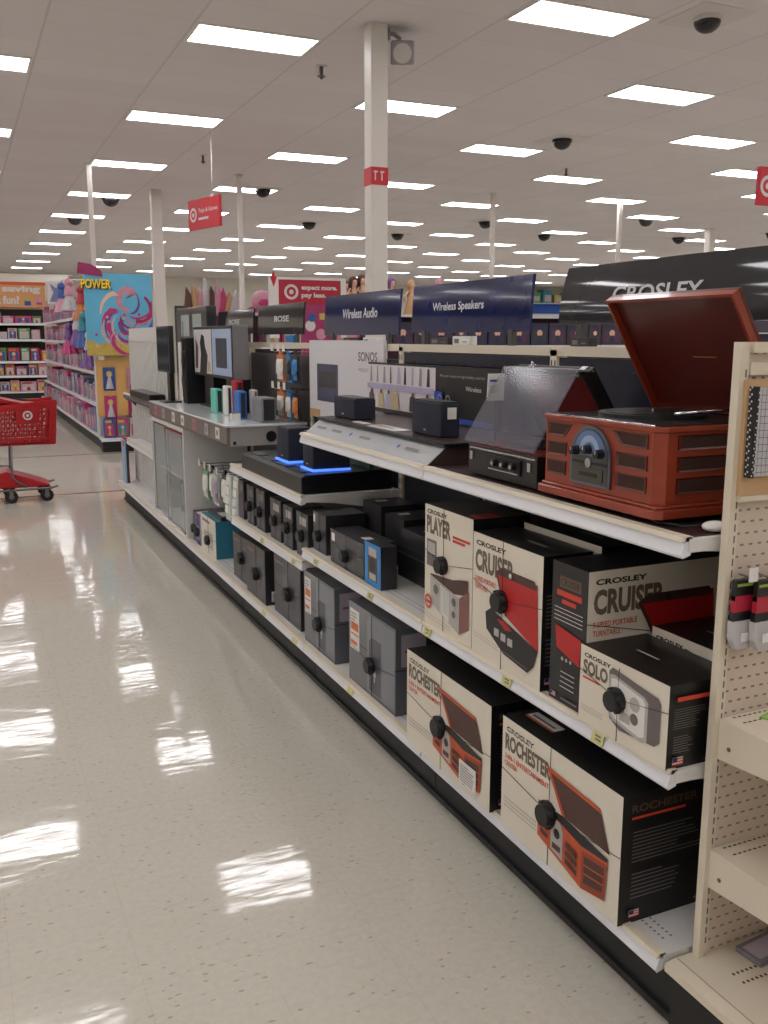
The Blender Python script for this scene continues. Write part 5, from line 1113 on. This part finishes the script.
def doll(x, y, z, hair, dress, s, lab, cat='doll'):
    o = empty('toy_doll', (x, y, z), lab, cat)
    m = MB(); m.ball((x, y, z+.42*s), (.05*s, .05*s, .06*s), SKIN, 12, 8); m.cyl((x, y, z+.22*s), (x, y, z+.38*s), .05*s, SKIN, 10, r2=.025*s)
    for sg in (-1, 1): m.tube([(x+sg*.05*s, y, z+.34*s), (x+sg*.11*s, y-.01, z+.26*s), (x+sg*.13*s, y-.02, z+.18*s)], .014*s, SKIN, 6)
    m.build('body', o)
    m = MB(); m.ball((x, y+.015*s, z+.43*s), (.068*s, .06*s, .075*s), hair, 12, 8); m.ball((x, y+.03*s, z+.32*s), (.065*s, .04*s, .14*s), hair, 12, 8); m.build('hair', o)
    m = MB(); m.cyl((x, y, z), (x, y, z+.27*s), .12*s, dress, 14, r2=.045*s); m.build('dress', o)
BRH = mat('brown_hair', (88, 56, 42), .6, noise=.3, scale=60); TNH = mat('tan_plush', (190, 152, 110), .8, noise=.2, scale=60); PKH = PM['pale pink']
for i, (x, h_, d_, s, lab) in enumerate(((4.56, BRH, PM['orange'], .85, 'brown-haired doll in orange beside the main column, outer one'), (4.68, BRH, PM['red'], .95, 'brown-haired doll in red, middle of three beside the main column'), (4.80, BRH, TNH, 1.0, 'brown-haired doll in tan nearest the main column'), (5.22, PM['purple'], PM['purple'], .95, 'purple doll just past the main column'), (5.50, TNH, TNH, .9, 'tan plush-like doll between the two blue signs'), (5.92, PKH, PM['hot pink'], .95, 'pink-headed doll peeping over the Wireless Speakers sign'))):
    doll(x, 11.25, 1.901, h_, d_, s, lab)
# a fan of doll hair pieces standing in a tray, on its own plinth
hs_ = [('brown', BRH, .34), ('tan', TNH, .38), ('pale pink', PM['pale pink'], .33), ('white', PM['white'], .46), ('dark brown', BRH, .36), ('rose', PM['pale pink'], .42), ('hot pink', PM['hot pink'], .34), ('cream', TNH, .3), ('light', PM['white'], .32)]
for i, (nm_, c1, h_) in enumerate(hs_):
    x = 2.56+i*.062; m = MB(); n = 9; vs = []
    for k in range(9):
        t = k/8; w_ = (.055*(1-t)**.7+.004)*(1+.5*math.sin(t*3)); cx = x+(i-4)*.013*t+.03*math.sin(t*2.4); z_ = 1.856+h_*t
        vs += [(cx-w_, 11.28, z_), (cx, 11.24+.03*t, z_), (cx+w_, 11.28, z_), (cx, 11.33-.02*t, z_)]
    m.add(vs, [(k*4+q, k*4+(q+1) % 4, k*4+4+(q+1) % 4, k*4+4+q) for k in range(8) for q in range(4)]+[(3, 2, 1, 0), (32, 33, 34, 35)], c1, True)
    for g_ in range(2):
        m.tube([(vs[k*4+1][0]+(g_-.5)*.02*(1-k/8), vs[k*4+1][1]-.004, vs[k*4+1][2]) for k in range(9)], .004, c1, 5)
    tag(m.build('hair_piece', loc=(x, 11.28, 1.856)), 'pointed %s doll hair piece in the fan above the frame box' % nm_, 'toy', 'doll hair pieces')
m = MB(); m.box(2.45, 3.22, 11.1, 11.5, 1.55, 1.855, PM['plum']); m.box(2.45, 3.22, 11.1, 11.5, .1, 1.55, WHITE_METAL); m.box(2.47, 3.20, 11.12, 11.48, .0, .1, KICK)
tag(m.build('toy_plinth', loc=(2.83, 11.3, 0)), 'plum topped plinth under the fan of doll hair pieces', 'plinth')
o = empty('plush_toy', (3.3, 11.2, 1.901), 'round pink plush head with red mouth beside the row of slim plush toys', 'toy')
m = MB(); m.ball((3.46, 11.25, 2.04), (.14, .1, .14), PM['pale pink'], 16, 10); m.cyl((3.46, 11.25, 1.901), (3.46, 11.25, 1.95), .1, PM['pale pink'], 14); m.build('head', o); m = MB(); m.ball((3.46, 11.16, 2.02), (.08, .02, .05), PM['hot pink'], 12, 8); m.build('mouth', o)
m = MB(); m.tube([(3.36, 11.2, 1.93), (3.30, 11.18, 1.96), (3.25, 11.18, 1.93)], .02, PM['hot pink'], 8); m.build('arm', o)
# red sign on a white frame
es = empty('promotion_sign', (3.9, 10.9, 1.9), 'red expect more pay less sign on a white frame over the toy shelving', 'sign')
m = MB(); CRIM = mat('crimson_sign', (168, 22, 52), .5); m.box(3.55, 4.35, 10.88, 10.9, 1.99, 2.29, CRIM); F = side(m, 3.55, 10.88, 1.99, .8, .3); bullseye(F, .2, .52, .09, WHITEINK); F.text('expect more.', .36, .56, .94, .78, WHITEINK, .04); F.text('pay less.', .36, .26, .76, .5, WHITEINK, .04); m.build('panel', es)
m = MB(); m.box(3.43, 3.55, 10.88, 10.91, 1.6, 2.32, WHITE_METAL); m.box(4.35, 4.42, 10.88, 10.91, 1.6, 2.32, WHITE_METAL); m.box(3.55, 4.35, 10.88, 10.91, 2.29, 2.32, WHITE_METAL); m.box(3.43, 4.42, 10.9, 11.32, 1.9, 1.92, WHITE_METAL)
m.prism([(3.49, 10.878, 2.38), (3.45, 10.878, 2.31), (3.49, 10.878, 2.2), (3.53, 10.878, 2.31)], (0, .004, 0), REDS); m.build('frame', es)
# pink panel seen between signs
m = MB(); m.box(2.90, 3.2, 8.2, 8.26, 0, 1.9, PM['magenta']); F = side(m, 2.90, 8.2, 0, .3, 1.9)
F.disc(.25, .9, .05, WHITEINK); F.disc(.6, .86, .05, PM['pale pink']); F.disc(.3, .94, .04, PM['blue']); F.rect(.55, .93, .9, .96, PM['yellow']); m.box(2.88, 3.22, 8.1, 8.4, 0, .05, KICK)
tag(m.build('floor_stand_poster', loc=(3.08, 8.2, 0)), 'upright pink and magenta display panel between two header signs', 'poster')

# ------------------------------------------------------------------ far right: dark shelving and things under the blue band
for i, (x0, x1, y, h_, lab) in enumerate(((12.0, 24, 20.0, 2.1, 'dark distant shelving behind the header signs'), (6.0, 11.5, 17.0, 1.75, 'distant shelving behind the expect more sign'))):
    o = empty('distant_shelving', ((x0+x1)/2, y, 0), lab, 'shelving')
    m = MB(); m.box(x0, x1, y+.3, y+.35, 0, h_, mat('plum_back', (66, 56, 70), .6)); m.build('back_panel', o)
    for z in (.2, .7, 1.2, h_-.35): m = MB(); m.box(x0, x1, y, y+.3, z-.03, z, WHITE_METAL); m.build('shelf', o)
for i in range(9):
    a = ['white', 'green', 'teal', 'yellow', 'white', 'pale pink', 'blue', 'white', 'green'][i]
    m = MB(); x = 28.3+i*.75; h_ = .45+.12*(i % 3); m.box(x, x+.6, 44.3, 44.9, 3.52, 3.52+h_, PM[a]); m.box(x+.1, x+.5, 44.29, 44.3, 3.6, 3.6+h_*.5, PM['white' if a != 'white' else 'green'])
    lab = '%s store prop box on the high ledge above the blue band' % a
    tag(m.build('prop_box', loc=(x, 44.6, 3.52)), lab, 'box', lab+' group')
m = MB(); m.box(27.5, 42, 44.2, 44.94, 3.48, 3.52, WHITE_METAL); struct(m, 'trim_5')

# ------------------------------------------------------------------ shopping cart
RED = mat('red_cart_plastic', (176, 16, 26), .35, noise=.06); GM = mat('cart_frame_metal', (120, 118, 120), .35, metal=.7)
ca = empty('shopping_cart', (.35, 10.0, 0), 'red plastic shopping cart with a white bullseye, parked across the aisle', 'shopping cart')
def cart_side(y, ztop0, ztop1, flip):
    m = MB(); x0, x1 = -.28, .82; t = .012
    # bottom x range shorter at the nose
    def xb(u, v): return (x0+(x1-x0)*u)-(.03*(1-v))*u
    def zt(u): return .90+.09*u if True else 0
    def P(u, v): return (xb(u, v), y+(.05*(1-v))*flip, .58+(zt(u)-.58)*v)
    def bar(u0, v0, u1, v1, w_=.014):
        a = Vector(P(u0, v0)); b = Vector(P(u1, v1)); d = (b-a).normalized(); n = Vector((-d.z, 0, d.x))*w_/2
        m.prism([tuple(a+n), tuple(a-n), tuple(b-n), tuple(b+n)], (0, t*flip, 0), RED)
    for v in (0, .12, 1, .9, .97): bar(0, v, 1, v, .03)
    for k in range(25): bar(k/24, 0, k/24, 1, .013)
    for k in range(1, 7): bar(0, .1+k*.115, 1, .1+k*.115, .012)
    for k in range(14): bar(k/14, .1, min(1, k/14+.16), .9, .012)
    bar(.97, 0, .97, 1, .05)
    m.prism([P(.66, .5), P(.86, .5), P(.86, .9), P(.66, .9)], (0, -.004, 0), RED)
    F = Face(m, (P(.76, .62)[0]-.06, y-.006, P(.6, .7)[2]-.06), (1, 0, 0), (0, 0, 1), .12, .12)
    bullseye(F, .5, .65, .045, WHITEINK)
    return m
for y, fl in ((9.72, 1), (10.22, -1)): cart_side(y, 0, 0, fl).build('side_panel', ca)
m = MB()
for k in range(14): y = 9.77+k*.033; m.box(-.28, .79, y, y+.012, .575, .587, RED)
for k in range(20): x = -.28+k*.056; m.box(x, x+.012, 9.77, 10.17, .575, .587, RED)
for k in range(13): y = 9.735+k*.038; m.prism([(.775, y, .58), (.815, y, .985), (.825, y, .985), (.787, y, .58)], (0, .012, 0), RED)
for z in (.6, .7, .8, .9, .975): x = .775+(z-.58)*.1; m.box(x, x+.012, 9.73, 10.21, z-.008, z+.008, RED)
m.build('basket', ca)
m = MB(); m.prism([(.12, 9.76, .99), (.62, 9.76, .97), (.72, 9.76, .93), (.12, 9.76, 1.07), ], (0, .42, 0), RED); m.prism([(-.05, 9.75, 1.0), (.14, 9.75, 1.10), (.2, 9.75, 1.05), (.12, 9.75, .98)], (0, .44, 0), RED); m.build('child_seat_flap', ca)
m = MB(); m.prism([(-.3, 9.78, .16), (.32, 9.78, .31), (.38, 9.78, .29), (.72, 9.78, .165), (.72, 9.78, .145), (-.3, 9.78, .14)], (0, .38, 0), RED); m.build('lower_tray', ca, bevel=.01)
m = MB()
for y in (9.76, 10.18):
    m.tube([(-.3, y, .12), (.72, y, .13), (.79, y, .15)], .012, GM, 8); m.tube([(.18, y, .57), (.2, y, .45), (.14, y, .3), (.16, y, .14)], .011, GM, 8); m.tube([(.38, y, .57), (.37, y, .25), (.42, y, .2), (.5, y, .15)], .011, GM, 8)
m.tube([(.72, 9.76, .13), (.72, 10.18, .13)], .011, GM, 8); m.tube([(-.1, 9.76, .36), (.15, 9.76, .36)], .008, GM, 8); m.tube([(.16, 9.76, .38), (.37, 9.76, .37)], .008, GM, 8); m.build('frame', ca)
m = MB(); m.tube([(-.3, 9.75, 1.02), (-.32, 9.75, 1.05), (-.32, 10.2, 1.05), (-.3, 10.2, 1.02)], .016, RED, 8); m.tube([(-.28, 9.75, .9), (-.3, 9.75, 1.02)], .012, GM, 8); m.tube([(-.28, 10.2, .9), (-.3, 10.2, 1.02)], .012, GM, 8); m.build('handle', ca)
TYRE = mat('black_rubber', (26, 25, 27), .6)
for x in (.35, .68, -.2):
    for y in (9.76, 10.18):
        m = MB(); m.cyl((x, y-.014, .062), (x, y+.014, .062), .062, TYRE, 22); m.cyl((x, y-.016, .062), (x, y+.016, .062), .025, GM, 12); c_ = m.build('caster', ca)
        m = MB(); m.box(x-.018, x+.018, y-.022, y-.016, .05, .13, GM); m.box(x-.018, x+.018, y+.016, y+.022, .05, .13, GM); m.box(x-.02, x+.02, y-.022, y+.022, .125, .133, GM); m.build('fork', c_)
o = empty('handbag', (.1, 9.95, .6), 'white and grey bag resting in the cart by its handle end', 'bag')
m = MB(); m.ball((.13, 9.95, .86), (.14, .14, .24), mat('white_bag', (206, 204, 208), .6, noise=.25, scale=12), 16, 10); m.cyl((.13, 9.95, .588), (.13, 9.95, .68), .11, MATS['white_bag'], 14); m.build('pouch', o)
m = MB(); m.tube([(.05, 9.9, 1.0), (.02, 9.88, 1.14), (.13, 9.88, 1.22), (.22, 9.9, 1.12), (.2, 9.92, 1.0)], .022, PRGREY, 8); m.build('strap', o)
ca.location.y -= .08; ca.location.x += .02
